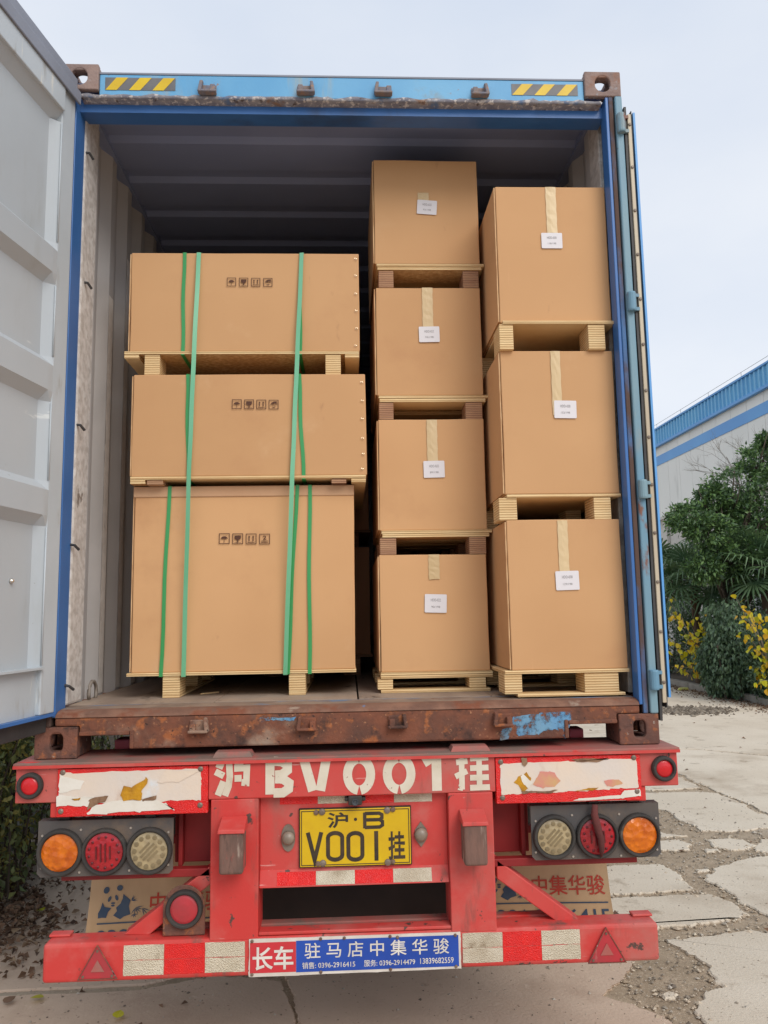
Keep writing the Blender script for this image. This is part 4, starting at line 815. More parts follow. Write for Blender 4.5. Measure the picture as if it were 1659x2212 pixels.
# mud flaps with the maker's name
def flap(x0, x1, z0, z1, sgn):
    mb = MB(); n = 14
    rows = []
    for j in range(n+1):
        t = j/n; z = z1+(z0-z1)*t; row = []
        for i in range(n+1):
            s = i/n; bend = .05*t*t+.02*math.sin(s*3+sgn)*t; xo = sgn*.04*t*t*(s if sgn > 0 else 1-s); row.append((x0+(x1-x0)*s+xo, .30+bend, z))
        rows.append(row)
    mb.grid(rows); mb.grid([[(a, b+.006, c_) for a, b, c_ in r] for r in rows]); return mb.build('mud_flap', 'flap', tr, smooth=True)
FZ0, FZ1 = .40, .80
def fm(sgn, x0, x1):
    def f(x, y, z):
        t = (FZ1-z)/(FZ1-FZ0); s = (x-x0)/(x1-x0); return (x+sgn*.04*t*t*(s if sgn > 0 else 1-s), .30+.05*t*t+.02*math.sin(s*3+sgn)*t-.0022, z)
    return f
for sgn, (x0, x1) in ((-1, (-1.075, -.45)), (1, (.44, 1.068))):
    fl = flap(x0, x1, FZ0, FZ1, sgn); f3 = fm(sgn, x0, x1)
    part('red_dark', 'flap_hanger', (x0-.01, x1+.01, .285, .32, FZ1, FZ1+.03), bevel=.003)
    if sgn > 0: xt0, xt1, zt0_, zt1_ = Q(cc5(125, 705), cc5(585, 690), cc5(585, 828), cc5(125, 840), .30); xp = xt0-.19
    else: xt0 = PY(*c3(980, 860), .30).x; xt1 = xt0+.29; xp = PY(*c3(660, 860), .3).x; zt1_ = PY(*c3(1030, 812), .3).z; zt0_ = zt1_-.085
    text_mb('中集华骏', xt0, xt1, zt0_, zt1_, .30, .010, map3=f3).build('lettering', 'flap_red', fl)
    xb0 = xp; xb1 = xt1+.005; zbar = zt0_-.030
    q = MB(); q.grid([[f3(xb0+(xb1-xb0)*k/20, 0, z) for k in range(21)] for z in (zbar, zbar-.006)]); q.build('printed_bar', 'flap_blue', fl)
    text_mb('0396-2916415', xb0, xb1, zbar-.095, zbar-.030, .30, .012, map3=f3).build('lettering', 'flap_blue', fl)
    # panda emblem with bamboo
    k = .00183/6.144*3.46/3.1; ox = xp-165*k; oz = zt1_+.035+160*k
    def e(x, y): return (ox+x*k, oz-y*k)
    q = MB()
    def blob(cx_, cy_, rx, ry, rot=0): q.add([f3(*(lambda p: (p[0], 0, p[1]))(e(cx_+rx*math.cos(a)*math.cos(rot)-ry*math.sin(a)*math.sin(rot), cy_+rx*math.cos(a)*math.sin(rot)+ry*math.sin(a)*math.cos(rot)))) for a in np.linspace(0, 2*math.pi, 14, endpoint=False)], [tuple(range(14))])
    blob(240, 212, 34, 42, .3); blob(398, 190, 36, 36, -.5); blob(285, 320, 18, 36, .35); blob(368, 308, 18, 36, -.35); blob(330, 372, 26, 11); blob(330, 402, 22, 12)
    for poly in (((205, 358), (235, 415), (315, 432), (280, 480), (265, 550), (215, 545), (170, 552), (165, 490), (190, 430)), ((445, 265), (535, 345), (520, 420), (545, 520), (470, 545), (430, 577), (345, 525), (385, 470), (370, 430), (420, 380), (440, 320))):
        q.add([f3(e(*p)[0], 0, e(*p)[1]) for p in poly], [tuple(range(len(poly)))])
    for (bx_, by_), angs, ln in (((545, 352), (-.3, -.9, -1.2, .05), 75), ((600, 440), (.3, .75, 1.2, 1.7, 2.1, -.15), 100), ((585, 520), (.2, 1.0, 1.6, 2.4), 50), ((680, 450), (.4, .9, 1.3), 110)):
        for a in angs:
            d = (math.cos(a), math.sin(a)); nn = (-d[1]*6, d[0]*6); pp = [(bx_, by_), (bx_+d[0]*ln*.4+nn[0], by_+d[1]*ln*.4+nn[1]), (bx_+d[0]*ln, by_+d[1]*ln), (bx_+d[0]*ln*.4-nn[0], by_+d[1]*ln*.4-nn[1])]
            q.add([f3(e(*p)[0], 0, e(*p)[1]) for p in pp], [(0, 1, 2, 3)])
    q.build('panda_emblem', 'flap_blue', fl)
# running gear behind the flaps
part('under_black', 'blackout_plate', (-.47, .47, .32, .36, .46, 1.05), bevel=.003)  # dark plate added to keep the opening between the uprights black, no trailer part
for yk in (1.95, 3.26, 4.57):
    q = MB(); q.tube([(-1.0, yk, .52), (1.0, yk, .52)], .07, 12); q.build('axle', 'under_black', tr, smooth=True)
    for s in (-1, 1):
        for xo in (.80, 1.08):
            q = MB(); q.lathe((s*xo, yk, .52), (1, 0, 0), [(.28, -.11), (.44, -.125), (.50, -.11), (.52, -.08), (.52, .08), (.50, .11), (.44, .125), (.28, .11)], 32); wl = q.build('wheel', 'tyre', tr)
            q = MB(); q.lathe((s*xo, yk, .52), (1, 0, 0), [(.10, -.06), (.27, -.09), (.27, .09), (.10, .06)], 20); q.build('rim', 'dull_steel', wl)
part('red_dark', 'nose_beam', (-1.2, 1.2, 11.6, 11.9, 1.0, 1.195))
for s in (-1, 1): part('red_dark', 'landing_leg', (s*.75-.06, s*.75+.06, 9.0, 9.12, .0, 1.0))
# ================================================================== CARTONS ON PALLETS
def softbox(x0, x1, y0, y1, z0, z1, sd, n=10, amp=.0032):
    """box whose faces bow and whose edges wander a few millimetres"""
    V = {}; L = []; F = []
    def vid(i, k, l):
        if (i, k, l) in V: return V[(i, k, l)]
        p = Vector((x0+(x1-x0)*i/n, y0+(y1-y0)*k/n, z0+(z1-z0)*l/n)); q = p*2.6+Vector((sd, sd*1.7, 0)); d = noise.noise_vector(q)*amp+noise.noise_vector(q*4)*amp*.35
        if l == 0: d.z = 0
        if k == 0: d.y = d.y*.8
        V[(i, k, l)] = len(L); L.append(p+d); return V[(i, k, l)]
    for a in range(n):
        for b in range(n):
            for c in (0, n):
                F.append([vid(a, b, c), vid(a+1, b, c), vid(a+1, b+1, c), vid(a, b+1, c)]); F.append([vid(a, c, b), vid(a+1, c, b), vid(a+1, c, b+1), vid(a, c, b+1)]); F.append([vid(c, a, b), vid(c, a+1, b), vid(c, a+1, b+1), vid(c, a, b+1)])
    m_ = MB(); m_.add(L, F); return m_
def carton(quad, y, depth, label, group, zs=None, mat='carton', flap=True):
    (a, b, c, d) = quad; x0, x1, z0, z1 = Q(a, b, d, c, y)
    if zs: z0 = zs
    r = random.Random(int(x0*1000+z1*77)); j = lambda: r.uniform(-.003, .003)
    root = thing('carton', label, 'carton', ((x0+x1)/2, y+depth/2, z0), group)
    mb = softbox(x0, x1, y, y+depth, z0, z1, r.uniform(0, 99))
    mb.build('carton_body', mat, root, bevel=.004)
    if flap:   # glued outer sheet on the flank: its cut edge shows
        q = MB(); q.box(x0-.0072, x0-.0030, y+.0066, y+depth*.98, z0+.004, z1-.006); q.build('side_sheet', mat, root)
        q = MB(); q.box(x0-.0073, x0-.0026, y+.002, y+.0064, z0+.004, z1-.006); q.build('cut_edge', 'carton_edge', root)
    root['x0'] = x0; root['x1'] = x1; root['z0'] = z0; root['z1'] = z1; root['y'] = y; root['d'] = depth
    return root
def drop(o):
    for k in ('x0', 'x1', 'z0', 'z1', 'y', 'd'):
        if k in o: del o[k]
def label_on(root, cx, cy, w, h, tilt, lines, tape):
    y = root['y']; c = PY(cx, cy, y); k = (y-CAMP.y)/FPX*1.01; w *= k/2; h *= k/2
    if tape:
        (u0, v0), (u1, v1) = tape; p0 = PY(u0, v0, y); p1 = PY(u1, v1, y); q = MB(); n = 10; rows = []
        for i in range(n+1):
            z = p0.z+(p1.z-p0.z)*i/n; dd = .001*math.sin(i*2.1)
            rows.append([(p0.x+dd, y-.0034, z+(.003*math.sin(1.7*i) if i in (0, n) else 0)), (p0.x*.62+p1.x*.38, y-.0036-.0016*abs(math.sin(i*1.3+c.x*9)), z), (p0.x*.4+p1.x*.6, y-.0036-.0012*abs(math.sin(i*1.9+c.z*7)), z), (p1.x+dd, y-.0034, z)])
        q.grid(rows); q.build('packing_tape', 'kraft_tape', root)
    ca, sa = math.cos(R(tilt)), math.sin(R(tilt)); f = lambda x, yy, z: (c.x+x*ca-z*sa, yy, c.z+x*sa+z*ca)
    q = MB(); r = .004; pts = []
    for (sx_, sz_, a0) in ((1, 1, 0), (-1, 1, 90), (-1, -1, 180), (1, -1, 270)):
        for a in (0, 45, 90): pts.append((sx_*(w-r)+r*math.cos(R(a0+a)), sz_*(h-r)+r*math.sin(R(a0+a))))
    q.extr([f(x, y-.0058, z) for x, z in pts], (0, .0005, 0)); pl = q.build('paper_label', 'paper', root)
    text_mb(lines[0], -w*.45, w*.45, h*.22, h*.52, y-.0066, map3=f).build('printed_text', 'print_grey', pl)
    text_mb(lines[1], -w*.40, w*.40, -h*.48, -h*.26, y-.0066, map3=f).build('printed_text', 'print_grey', pl)
def symbols(root, cx, cy, w, step, kinds):
    y = root['y']-.0058; k = (y-CAMP.y)/FPX*1.01
    for i, kd in enumerate(kinds):
        c = PY(cx+i*step, cy+i*.3, y); s = w*k/2; q = MB(); E_ = lambda x, z: (c.x+x*s, c.z+z*s)
        strokes(q, [[E_(-.94, -.94), E_(.94, -.94), E_(.94, .94), E_(-.94, .94), E_(-.94, -.94)]], s*.13, y)
        yy = y-.0004
        if kd == 'u':
            q.sheet([E_(*p) for p in arc(0, -.05, .66, .50, 0, 180, 12)]+[E_(*p) for p in ((-.44, .02), (-.22, -.06), (0, .02), (.22, -.06), (.44, .02))], yy)
            strokes(q, [[E_(0, .0), E_(0, -.62), E_(-.06, -.70), E_(-.16, -.64)]], s*.08, yy-.0003)
            strokes(q, [[E_(.2+.2*t, .45+.1*t), E_(.26+.2*t, .60+.1*t)] for t in (-1, 0, 1)], s*.04, yy-.0003)
        elif kd == 'g':
            q.sheet([E_(*p) for p in ((-.60, .62), (.60, .62), (.60, .1), (.42, -.12), (.14, -.20), (-.14, -.20), (-.42, -.12), (-.60, .1))], yy)
            strokes(q, [[E_(0, -.15), E_(0, -.72)]], s*.22, yy-.0003); strokes(q, [[E_(-.60, -.72), E_(.60, -.72)]], s*.07, yy-.0006)
        elif kd == 'a':
            for x in (-.38, .38):
                q.sheet([E_(x, .64), E_(x-.22, .30), E_(x+.22, .30)], yy); strokes(q, [[E_(x, .34), E_(x, -.42)]], s*.18, yy-.0003)
            strokes(q, [[E_(-.66, -.64), E_(.66, -.64)]], s*.14, yy-.0006)
        elif kd == 'h':
            q.sheet([E_(*p) for p in ((-.60, .24), (-.20, .52), (.10, .66), (.66, .66), (.66, .30), (.50, .16), (.20, .30), (.0, .10), (-.56, .14))], yy)
            strokes(q, [[E_(-.68, .0), E_(.10, -.20), E_(.68, .02), E_(.66, .28)]], s*.09, yy-.0003)
            q.sheet([E_(*p) for p in ((-.30, -.44), (0, -.54), (.36, -.42), (.34, -.60), (0, -.70), (-.26, -.62))], yy)
        else:
            tm = text_mb('2', c.x-.30*s, c.x+.34*s, c.z-.12*s, c.z+.66*s, yy, .03); q.add(tm.v, tm.f)
            strokes(q, [[E_(-.64, -.38), E_(.64, -.38)], [E_(-.64, -.64), E_(.64, -.64)]], s*.13, yy)
        q.build('printed_symbol', 'print_ink', root)
def staples(root, pts):
    y = root['y']
    for u, v in pts:
        c = PY(u, v, y); q = MB()
        for s in (-1, 1):
            o = c+Vector((s*.0035, -.0046, -s*.001)); q.tube([o+Vector((-.002, .0, -.004)), o+Vector((0, -.0022, 0)), o+Vector((.002, .0, .004))], .0016, 5)
        q.build('staple', 'staple', root)
def ribbon(pts, w, name, mat, parent=None, twist=0., **k):
    mb = MB(); A = []; B = []
    for i, p in enumerate(pts):
        th = twist*math.sin(i*.17+pts[0][0]*5); e = .0006*math.sin(i*.8+pts[0][0]); A.append((p[0]+e-w/2*math.cos(th), p[1]-abs(w/2*math.sin(th))-w/2*math.sin(th), p[2])); B.append((p[0]+e+w/2*math.cos(th), p[1]-abs(w/2*math.sin(th))+w/2*math.sin(th), p[2]))
    mb.grid([A, B]); 
    mb.grid([[(a[0]+.0004, a[1]+.0009, a[2]+.0004) for a in A], [(b[0]-.0004, b[1]+.0009, b[2]+.0004) for b in B]])
    return mb.build(name, mat, parent, recalc=False, **k)
def wrap(root, u0, v0, u1, v1, zlow, w=.0165, lift=.0055):
    """strap round a carton and its pallet deck: up the front, over the top, down the back"""
    y = root['y']; d = root['d']; z1 = root['z1']; a = PY(u0, v0, y); b = PY(u1, v1, y); n = 8
    front = [(b.x+(a.x-b.x)*i/n+.002*math.sin(i*1.1), y-lift, zlow-.003+(z1+.002-zlow)*i/n) for i in range(n+1)]
    ribbon([(b.x, y+d*.9, zlow-.004), (b.x, y-lift+.001, zlow-.004)]+front+[(a.x, y-lift+.006, z1+.0032), (a.x, y+d*.95, z1+.0045)], w, 'strap', 'strap', root)
def pallet(root, label, group, zbot, xl, xr, legs, deck=.014, lower=None, bottom=None, side=None, mat='plywood', legmat='plywood', yoff=0., skid=None):
    """xl/xr: overhang; legs: pixel spans (u0,u1) of the bearers; bottom: front board under the bearers"""
    y = root['y']; d = root['d']; zt = root['z0']; x0 = root['x0']-xl; x1 = root['x1']+xr; y0 = y-.006+yoff
    pr = thing('pallet', label, 'pallet', ((x0+x1)/2, y+d/2, zbot), group)
    q = MB(); q.box(x0, x1, y0, y+d, zt-deck, zt-.0006); q.build('deck_board', mat, pr, bevel=.0015)
    zl = zt-deck-.0006
    if lower:
        k = 4; sp_ = d/k
        for i in range(k):
            q = MB(); a = y0+.002 if i == 0 else y+i*sp_+.03; q.box(x0+lower[0], x1-lower[1], a, a+sp_-.05, zl-lower[2], zl); q.build('deck_board', mat, pr, bevel=.0015)
        zl -= lower[2]+.0006
    zb = zbot+.0006
    if bottom:
        for i, a in enumerate((y0+.004, y+d*.45, y+d-.10)):
            q = MB(); q.box(x0+bottom[0], x1-bottom[1], a, a+.10, zb, zb+bottom[2]); q.build('bottom_board', mat, pr, bevel=.0015)
        zb += bottom[2]+.0006
    for (u0, u1) in legs:
        vv = 1460; zz = (zl+zb)/2
        # pixel row at which this bearer is seen
        best = min(range(300, 1520, 4), key=lambda v: abs(PY((u0+u1)/2, v, y).z-zz)); xa_ = PY(u0, best, y).x; xb_ = PY(u1, best, y).x
        zb2 = zb
        if skid:
            q = MB(); q.box(xa_, xb_, y0+.006, y+d, zb, zb+skid); q.build('bottom_board', mat, pr, bevel=.0015); zb2 = zb+skid+.0006
        for i, a in enumerate((y0+.006, y+d*.45, y+d-.14)):
            q = MB(); q.box(xa_, xb_, a, a+.13, zb2, zl-.0004); q.build('block', legmat, pr, bevel=.002)
    if side:
        for s in side: 
            q = MB(); a = x0 if s < 0 else x1-.065; q.box(a, a+.065, y0+.002, y+d-.02, zt-deck-.0006-.018, zt-deck-.0008); q.build('edge_board', mat, pr, bevel=.0015)
    return pr
GL, GM, GR = 'wide cartons strapped in green', 'narrow cartons with white labels', 'tall cartons with white labels'
YL, YM, YR = .36, .36, .08
L3 = carton([(291, 1052), (766, 1052), (284, 1452), (766, 1447)], YL, .92, 'tall wide carton with banded lid, bottom of the green-strapped stack', GL)
L2 = carton([(288, 806), (790, 812), (285, 1028), (791, 1028)], YL-.05, .92, 'wide carton with stapled edge, middle of the green-strapped stack', GL)
L1 = carton([(286, 543), (775, 551), (279, 758), (777, 760)], YL-.03, .92, 'wide carton with stapled edge, topmost of the green-strapped stack', GL)
M1 = carton([(809, 346), (1029, 348), (808, 569), (1035, 572)], YM, .80, 'narrow carton labelled 93/198, topmost of the four-high stack', GM)
M2 = carton([(812, 621), (1038, 623), (814, 855), (1043, 853)], YM, .80, 'narrow carton labelled 94/198, second from the top of the four-high stack', GM)
M3 = carton([(818, 906), (1046, 906), (820, 1146), (1051, 1144)], YM, .80, 'narrow carton labelled 89/198, third from the top of the four-high stack', GM)
M4 = carton([(820.7, 1199), (1051, 1196.6), (822, 1451), (1057, 1449)], YM, .80, 'narrow carton labelled 90/198, bottom of the four-high stack', GM)
R1 = carton([(1072, 402), (1309, 405), (1078, 697), (1317, 697)], YR, .95, 'tall carton labelled 118/198, topmost of the three-high stack by the blue post', GR)
R2 = carton([(1083, 757), (1323, 760), (1088, 1067), (1337, 1067)], YR, .95, 'tall carton labelled 132/198, middle of the three-high stack by the blue post', GR)
R3 = carton([(1095, 1124), (1340, 1122), (1105, 1449), (1355, 1443)], YR, .95, 'tall carton labelled 129/198, bottom of the three-high stack by the blue post', GR)
x0, x1, zz1 = L3['x0'], L3['x1'], L3['z1']
q = MB(); zb_ = PY(500, 1073, YL).z; q.box(x0-.006, x1+.002, YL-.0055, YL+.925, zb_, zz1+.005); q.build('lid', 'carton_lid', L3, bevel=.004)
L3['z1'] = zz1+.005
GP = 'plywood pallets under the cartons'
P1 = pallet(L1, 'light plywood pallet under the topmost green-strapped carton', GP, L2['z1'], .022, -.004, ((312, 345), (703, 736)), side=(-1, 1))
P2 = pallet(L2, 'reddish plywood pallet under the middle green-strapped carton', GP, L3['z1'], .004, -.004, ((317, 352), (716, 748)), side=(-1, 1), legmat='plywood_red')
P3 = pallet(L3, 'light plywood pallet with skids under the banded-lid carton, on the container floor', GP, ZF, .018, .002, ((351, 388), (624, 660)), skid=.014)
for rt, bel, lb, lg in ((M1, M2['z1'], '93/198', ((818, 850), (1000, 1034))), (M2, M3['z1'], '94/198', ((819, 850), (1006, 1042))), (M3, M4['z1'], '89/198', ((821, 856), (1014, 1050)))):
    pallet(rt, {'93/198': 'narrow plywood pallet holding the topmost carton of the four-high stack', '94/198': 'narrow plywood pallet in the middle of the four-high stack, two cartons above it', '89/198': 'narrow plywood pallet resting on the bottom carton of the four-high stack'}[lb], GP, bel, -.006, .020, lg, deck=.015, lower=(.004, .012, .016), mat='plywood', legmat='plywood_red')
pallet(M4, 'plywood pallet on the container floor carrying the four-high narrow stack', GP, ZF, .002, .012, ((816, 849), (1014, 1050)), deck=.014, lower=(.0, .0, .014), bottom=(.0, .012, .014))
pallet(R1, 'overhanging plywood pallet sandwiched between the two upper tall cartons by the blue post', GP, R2['z1'], -.006, .006, ((1077, 1107), (1268, 1304)), yoff=-.02)
pallet(R2, 'plywood pallet sandwiched between the two lower tall cartons by the blue post', GP, R3['z1'], -.006, .004, ((1078, 1117), (1283, 1320)), legmat='plywood')
pallet(R3, 'plywood pallet on the container floor carrying the tall stack beside the blue post', GP, ZF, .03, .004, ((1090, 1128), (1263, 1337)), bottom=(.05, .02, .012), legmat='plywood')
for rt, args in ((M1, (922, 449, 45, 34, -4, ('HDD-022', '93/198'), ((902, 417), (926, 436)))), (M2, (927, 723, 46, 36, 1, ('HDD-022', '94/198'), ((911, 622), (936, 706)))),
                 (M3, (937.5, 1014, 46, 37, 1, ('HDD-022', '89/198'), ((921, 907), (946, 997)))), (M4, (941, 1303.5, 47, 39, -2, ('HDD-022', '90/198'), ((925, 1198), (950, 1251)))),
                 (R1, (1191.5, 521, 48, 37, 0, ('HDD-030', '118/198'), ((1177, 405), (1204, 504)))), (R2, (1220.5, 885, 50, 40, -1, ('HDD-030', '132/198'), ((1188, 759), (1215, 896)))),
                 (R3, (1225, 1254, 51, 41, 1, ('HDD-030', '129/198'), ((1203, 1124), (1230, 1235))))): label_on(rt, *args)
symbols(L1, 500, 609, 20, 26.2, 'ugah'); symbols(L2, 511.5, 873, 21, 26.5, 'ugah'); symbols(L3, 484.5, 1163.5, 22.5, 29, 'uga2')
staples(L1, [(768, 561), (768, 597), (768, 636), (769, 673), (770, 711), (768, 748)]); staples(L2, [(781, 827), (782, 867), (782, 906), (783, 948), (784, 982), (782, 1014)])
ZLOW = lambda r, dk=.014: r['z0']-dk
wrap(L1, 399, 545, 395, 760, ZLOW(L1)); wrap(L1, 650, 548, 648, 762, ZLOW(L1))
wrap(L2, 406, 808, 407, 1030, ZLOW(L2)); wrap(L2, 646, 811, 656, 1030, ZLOW(L2))
wrap(L3, 367, 1052, 348, 1454, ZLOW(L3), lift=.0080); wrap(L3, 669, 1052, 669, 1450, ZLOW(L3), lift=.0080); wrap(L3, 642, 1052, 622, 1450, ZLOW(L3), lift=.0080)
# two long straps round the whole stack
for (ua, va, ub, vb, lab) in ((430, 546, 396, 1456, 'long green strap round the wide carton stack, on the grey door side'), (652, 550, 616, 1450, 'long green strap round the wide carton stack, on the labelled cartons side')):
    y1 = L1['y']-.010; y2 = L2['y']-.012; y3 = L3['y']-.016; pts = []
    zt = L1['z1']; zbm = L3['z0']-.018; a = PY(ua, va, y1); b = PY(ub, vb, y3); zk = L2['z0']
    ctrl = [(y1, zt-.002), (y2-.003, L2['z1']), (y2-.003, L2['z0']), (y3, zbm)]
    for i in range(len(ctrl)-1):
        for k in range(12):
            t = k/12; y_ = ctrl[i][0]+(ctrl[i+1][0]-ctrl[i][0])*t; z_ = ctrl[i][1]+(ctrl[i+1][1]-ctrl[i][1])*t; pts.append((a.x+(b.x-a.x)*(zt-z_)/(zt-zbm), y_, z_))
    pts.append((b.x, y3, zbm)); full = [(b.x, YL+.8, zbm-.002), (b.x, y3+.003, zbm-.002)]+pts[::-1]+[(a.x, y1+.012, zt+.0045), (a.x, YL+.8, zt+.006)]
    s = ribbon(full, .0195, 'strap', 'strap_long', twist=.2, loc=(b.x, YL, ZF)); tag(s, lab, 'strap', 'long green straps')
# cartons further in, seen through the gaps
def inner(x0, x1, y, d, zs, label, grp):
    zprev = ZF
    for k, (z0, z1) in enumerate(zs):
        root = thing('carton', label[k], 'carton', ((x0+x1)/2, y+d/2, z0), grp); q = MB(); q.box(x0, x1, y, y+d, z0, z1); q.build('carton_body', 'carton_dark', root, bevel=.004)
        q = MB(); q.box(x0-.004, x0-.0005, y+.01, y+d-.01, z0+.005, z1-.005); q.build('side_sheet', 'carton_dark', root)
        root['x0'] = x0; root['x1'] = x1; root['z0'] = z0; root['z1'] = z1; root['y'] = y; root['d'] = d
        pr = thing('pallet', ('reddish pallet on the dark floor ' if k == 0 else 'reddish pallet between two dark cartons ')+label[k].split(',')[0].split('dark ')[1], 'pallet', ((x0+x1)/2, y+d/2, zprev), 'pallets deeper inside')
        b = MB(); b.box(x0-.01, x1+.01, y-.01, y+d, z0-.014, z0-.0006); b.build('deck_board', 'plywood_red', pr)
        for xx in (x0+.06, (x0+x1)/2-.05, x1-.16):
            for yy in (y, y+d*.45, y+d-.14):
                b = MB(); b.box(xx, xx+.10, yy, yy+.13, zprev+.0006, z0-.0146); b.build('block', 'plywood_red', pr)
        drop(root); zprev = z1
inner(-1.0, .115, 1.45, .95, [(1.50, 2.12), (2.22, 2.80)], ['brown carton in the dark behind the banded-lid carton, lower one', 'brown carton in the dark behind the banded-lid carton, upper one'], 'cartons deeper inside')
inner(.19, .68, 1.30, .95, [(1.50, 2.02), (2.13, 2.66)], ['brown carton in the dark behind the carton labelled 90/198, lower one', 'brown carton in the dark behind the carton labelled 89/198, upper one'], 'cartons deeper inside')
for o in (L1, L2, L3, M1, M2, M3, M4, R1, R2, R3): drop(o)
q = MB(); c0 = PZ(433, 1499, ZF+.004); c1 = PZ(472, 1495, ZF+.004); q.tube([c0, (c0+c1)/2, c1], .003, 5)
tag(q.build('wood_splinter', 'plywood', loc=c0), 'thin wooden splinter lying on the container floor beside a skid', 'splinter')
# ================================================================== VEGETATION
def leaf_mesh(name, P, D, L, Wd, mat, parent=None, fold=.25, kind=None, loc=(0, 0, 0), droop=.15):
    """P: points, D: leaf directions, L: lengths; each leaf two folded triangle pairs"""
    n = len(P); D = D/np.linalg.norm(D, axis=1, keepdims=True)
    up = rng.normal(size=(n, 3)); up[:, 2] += .8; S = np.cross(D, up); S /= np.linalg.norm(S, axis=1, keepdims=True)+1e-9; N = np.cross(S, D)
    L = L[:, None]; wd = L*Wd; mid = P+D*L*.45; tip = P+D*L-N*L*droop
    v = np.stack([P, mid+S*wd/2+N*wd*fold, tip, mid-S*wd/2+N*wd*fold, mid], 1).reshape(-1, 3)
    off = np.array(parent.location if parent is not None else loc); v = v-off
    b = (np.arange(n)*5)[:, None]; f = np.concatenate([b+np.array([0, 1, 4]), b+np.array([1, 2, 4]), b+np.array([4, 2, 3]), b+np.array([0, 4, 3])], 1).reshape(-1)
    me = bpy.data.meshes.new(name); m4 = n*4
    me.vertices.add(len(v)); me.vertices.foreach_set('co', v.ravel()); me.loops.add(m4*3); me.loops.foreach_set('vertex_index', f.astype(np.int32))
    me.polygons.add(m4); me.polygons.foreach_set('loop_start', np.arange(0, m4*3, 3)); me.update(calc_edges=True); me.materials.append(MATS[mat])
    o = bpy.data.objects.new(name, me); C.objects.link(o)
    if parent is not None: o.parent = parent
    else: o.location = loc
    if kind: o['kind'] = kind
    return o
def ball(n, c, r, shell=.0):
    d = rng.normal(size=(n, 3)); d /= np.linalg.norm(d, axis=1, keepdims=True); rad = (rng.random(n)**(1/3))*(1-shell)+shell
    return np.array(c)+d*np.array(r)*rad[:, None], d
def tree(name, label, cat, base, clumps, mat, leafL, leafW, per, trunk_r=.12, group=None, hang=-.35, trunkmat='bark'):
    root = thing(name, label, cat, base, group); bx, by, bz = base
    cz = sum(c[2] for c in clumps)/len(clumps); t = MB(); fork = Vector((bx, by, bz+(min(c[2] for c in clumps)-bz)*.55))
    t.tube([(bx, by, bz-.05), (bx+.04, by+.03, (bz+fork.z)/2), fork], [trunk_r*1.2, trunk_r, trunk_r*.85], 9)
    for c in clumps:
        e = Vector(c[:3]); m1 = fork.lerp(e, .5)+Vector((random.uniform(-.2, .2), random.uniform(-.2, .2), .15)); t.tube([fork, m1, e], [trunk_r*.6, trunk_r*.35, .012], 6)
        for k in range(5):
            a = e+Vector((random.gauss(0, 1), random.gauss(0, 1), random.gauss(0, .7)))*c[3]*.7; t.tube([m1.lerp(e, .6), m1.lerp(a, .75), a], [.03, .018, .006], 5)
    t.build('trunk', trunkmat, root, smooth=True)
    Ps, Ds = [], []
    for c in clumps:
        tips = int(per/26)
        for k in range(tips):
            p, d = ball(1, c[:3], (c[3], c[3], c[3]*.8), .45); m_ = 26
            q = p+rng.normal(size=(m_, 3))*np.array([.10, .10, .08])*c[3]/.6; dd = d*.9+rng.normal(size=(m_, 3))*.7; dd[:, 2] += hang; Ps.append(q); Ds.append(dd)
    P = np.concatenate(Ps); D = np.concatenate(Ds); leaf_mesh('crown', P, D, leafL*rng.uniform(.6, 1.25, len(P)), leafW, mat, root)
    return root
def at(u, v, y): p = PY(u, v, y); return (p.x, p.y, p.z)
def clump(u, v, y, rpx): k = (y-CAMP.y)/FPX; return at(u, v, y)+(rpx*k,)
b = at(1600, 1500, 13.2)
tree('evergreen_tree', 'glossy dark evergreen tree standing before the white warehouse wall', 'tree', (b[0], 13.2, .06),
     [clump(*c) for c in ((1490, 1120, 12.8, 42), (1530, 1150, 12.6, 46), (1590, 1050, 13.2, 56), (1640, 1000, 13.4, 42), (1575, 1190, 12.7, 56), (1640, 1130, 13.0, 62), (1520, 1225, 12.6, 36), (1625, 1245, 12.7, 44), (1690, 1060, 13.2, 70), (1700, 1190, 13.0, 60), (1660, 955, 13.6, 26), (1540, 1075, 13.2, 34), (1610, 1120, 13.8, 60), (1560, 1140, 13.8, 60))],
     'leaf_green', .105, .42, 1560, .10)
# bare young tree against the wall
root = thing('bare_tree', 'bare leafless young tree with fine twigs in front of the blue band', 'tree', (at(1672, 1500, 14.5)[0], 14.5, .06))
t = MB(); tw = random.Random(5)
def grow(p, d, L, r, k):
    e = p+d*L; t.tube([p, p.lerp(e, .5)+Vector((tw.uniform(-.04, .04), 0, 0))*L, e], [r, r*.8, r*.6], 5)
    if k: 
        for i in range(3 if k > 1 else 4): grow(p.lerp(e, tw.uniform(.5, 1)), (d+Vector((tw.gauss(0, .5), tw.gauss(0, .4), tw.gauss(.12, .3)))).normalized(), L*tw.uniform(.5, .72), r*.55, k-1)
p0 = Vector(root.location); t.tube([p0, p0+Vector((-.05, 0, 2)), p0+Vector((0, 0, 3.7))], [.05, .04, .03], 7)
for i in range(5): grow(p0+Vector((0, 0, 3.3+.12*i)), Vector((-.75+.22*i, tw.gauss(0, .2), 1)).normalized(), 1.15, .018, 4)
t.build('branches', 'twig', root)
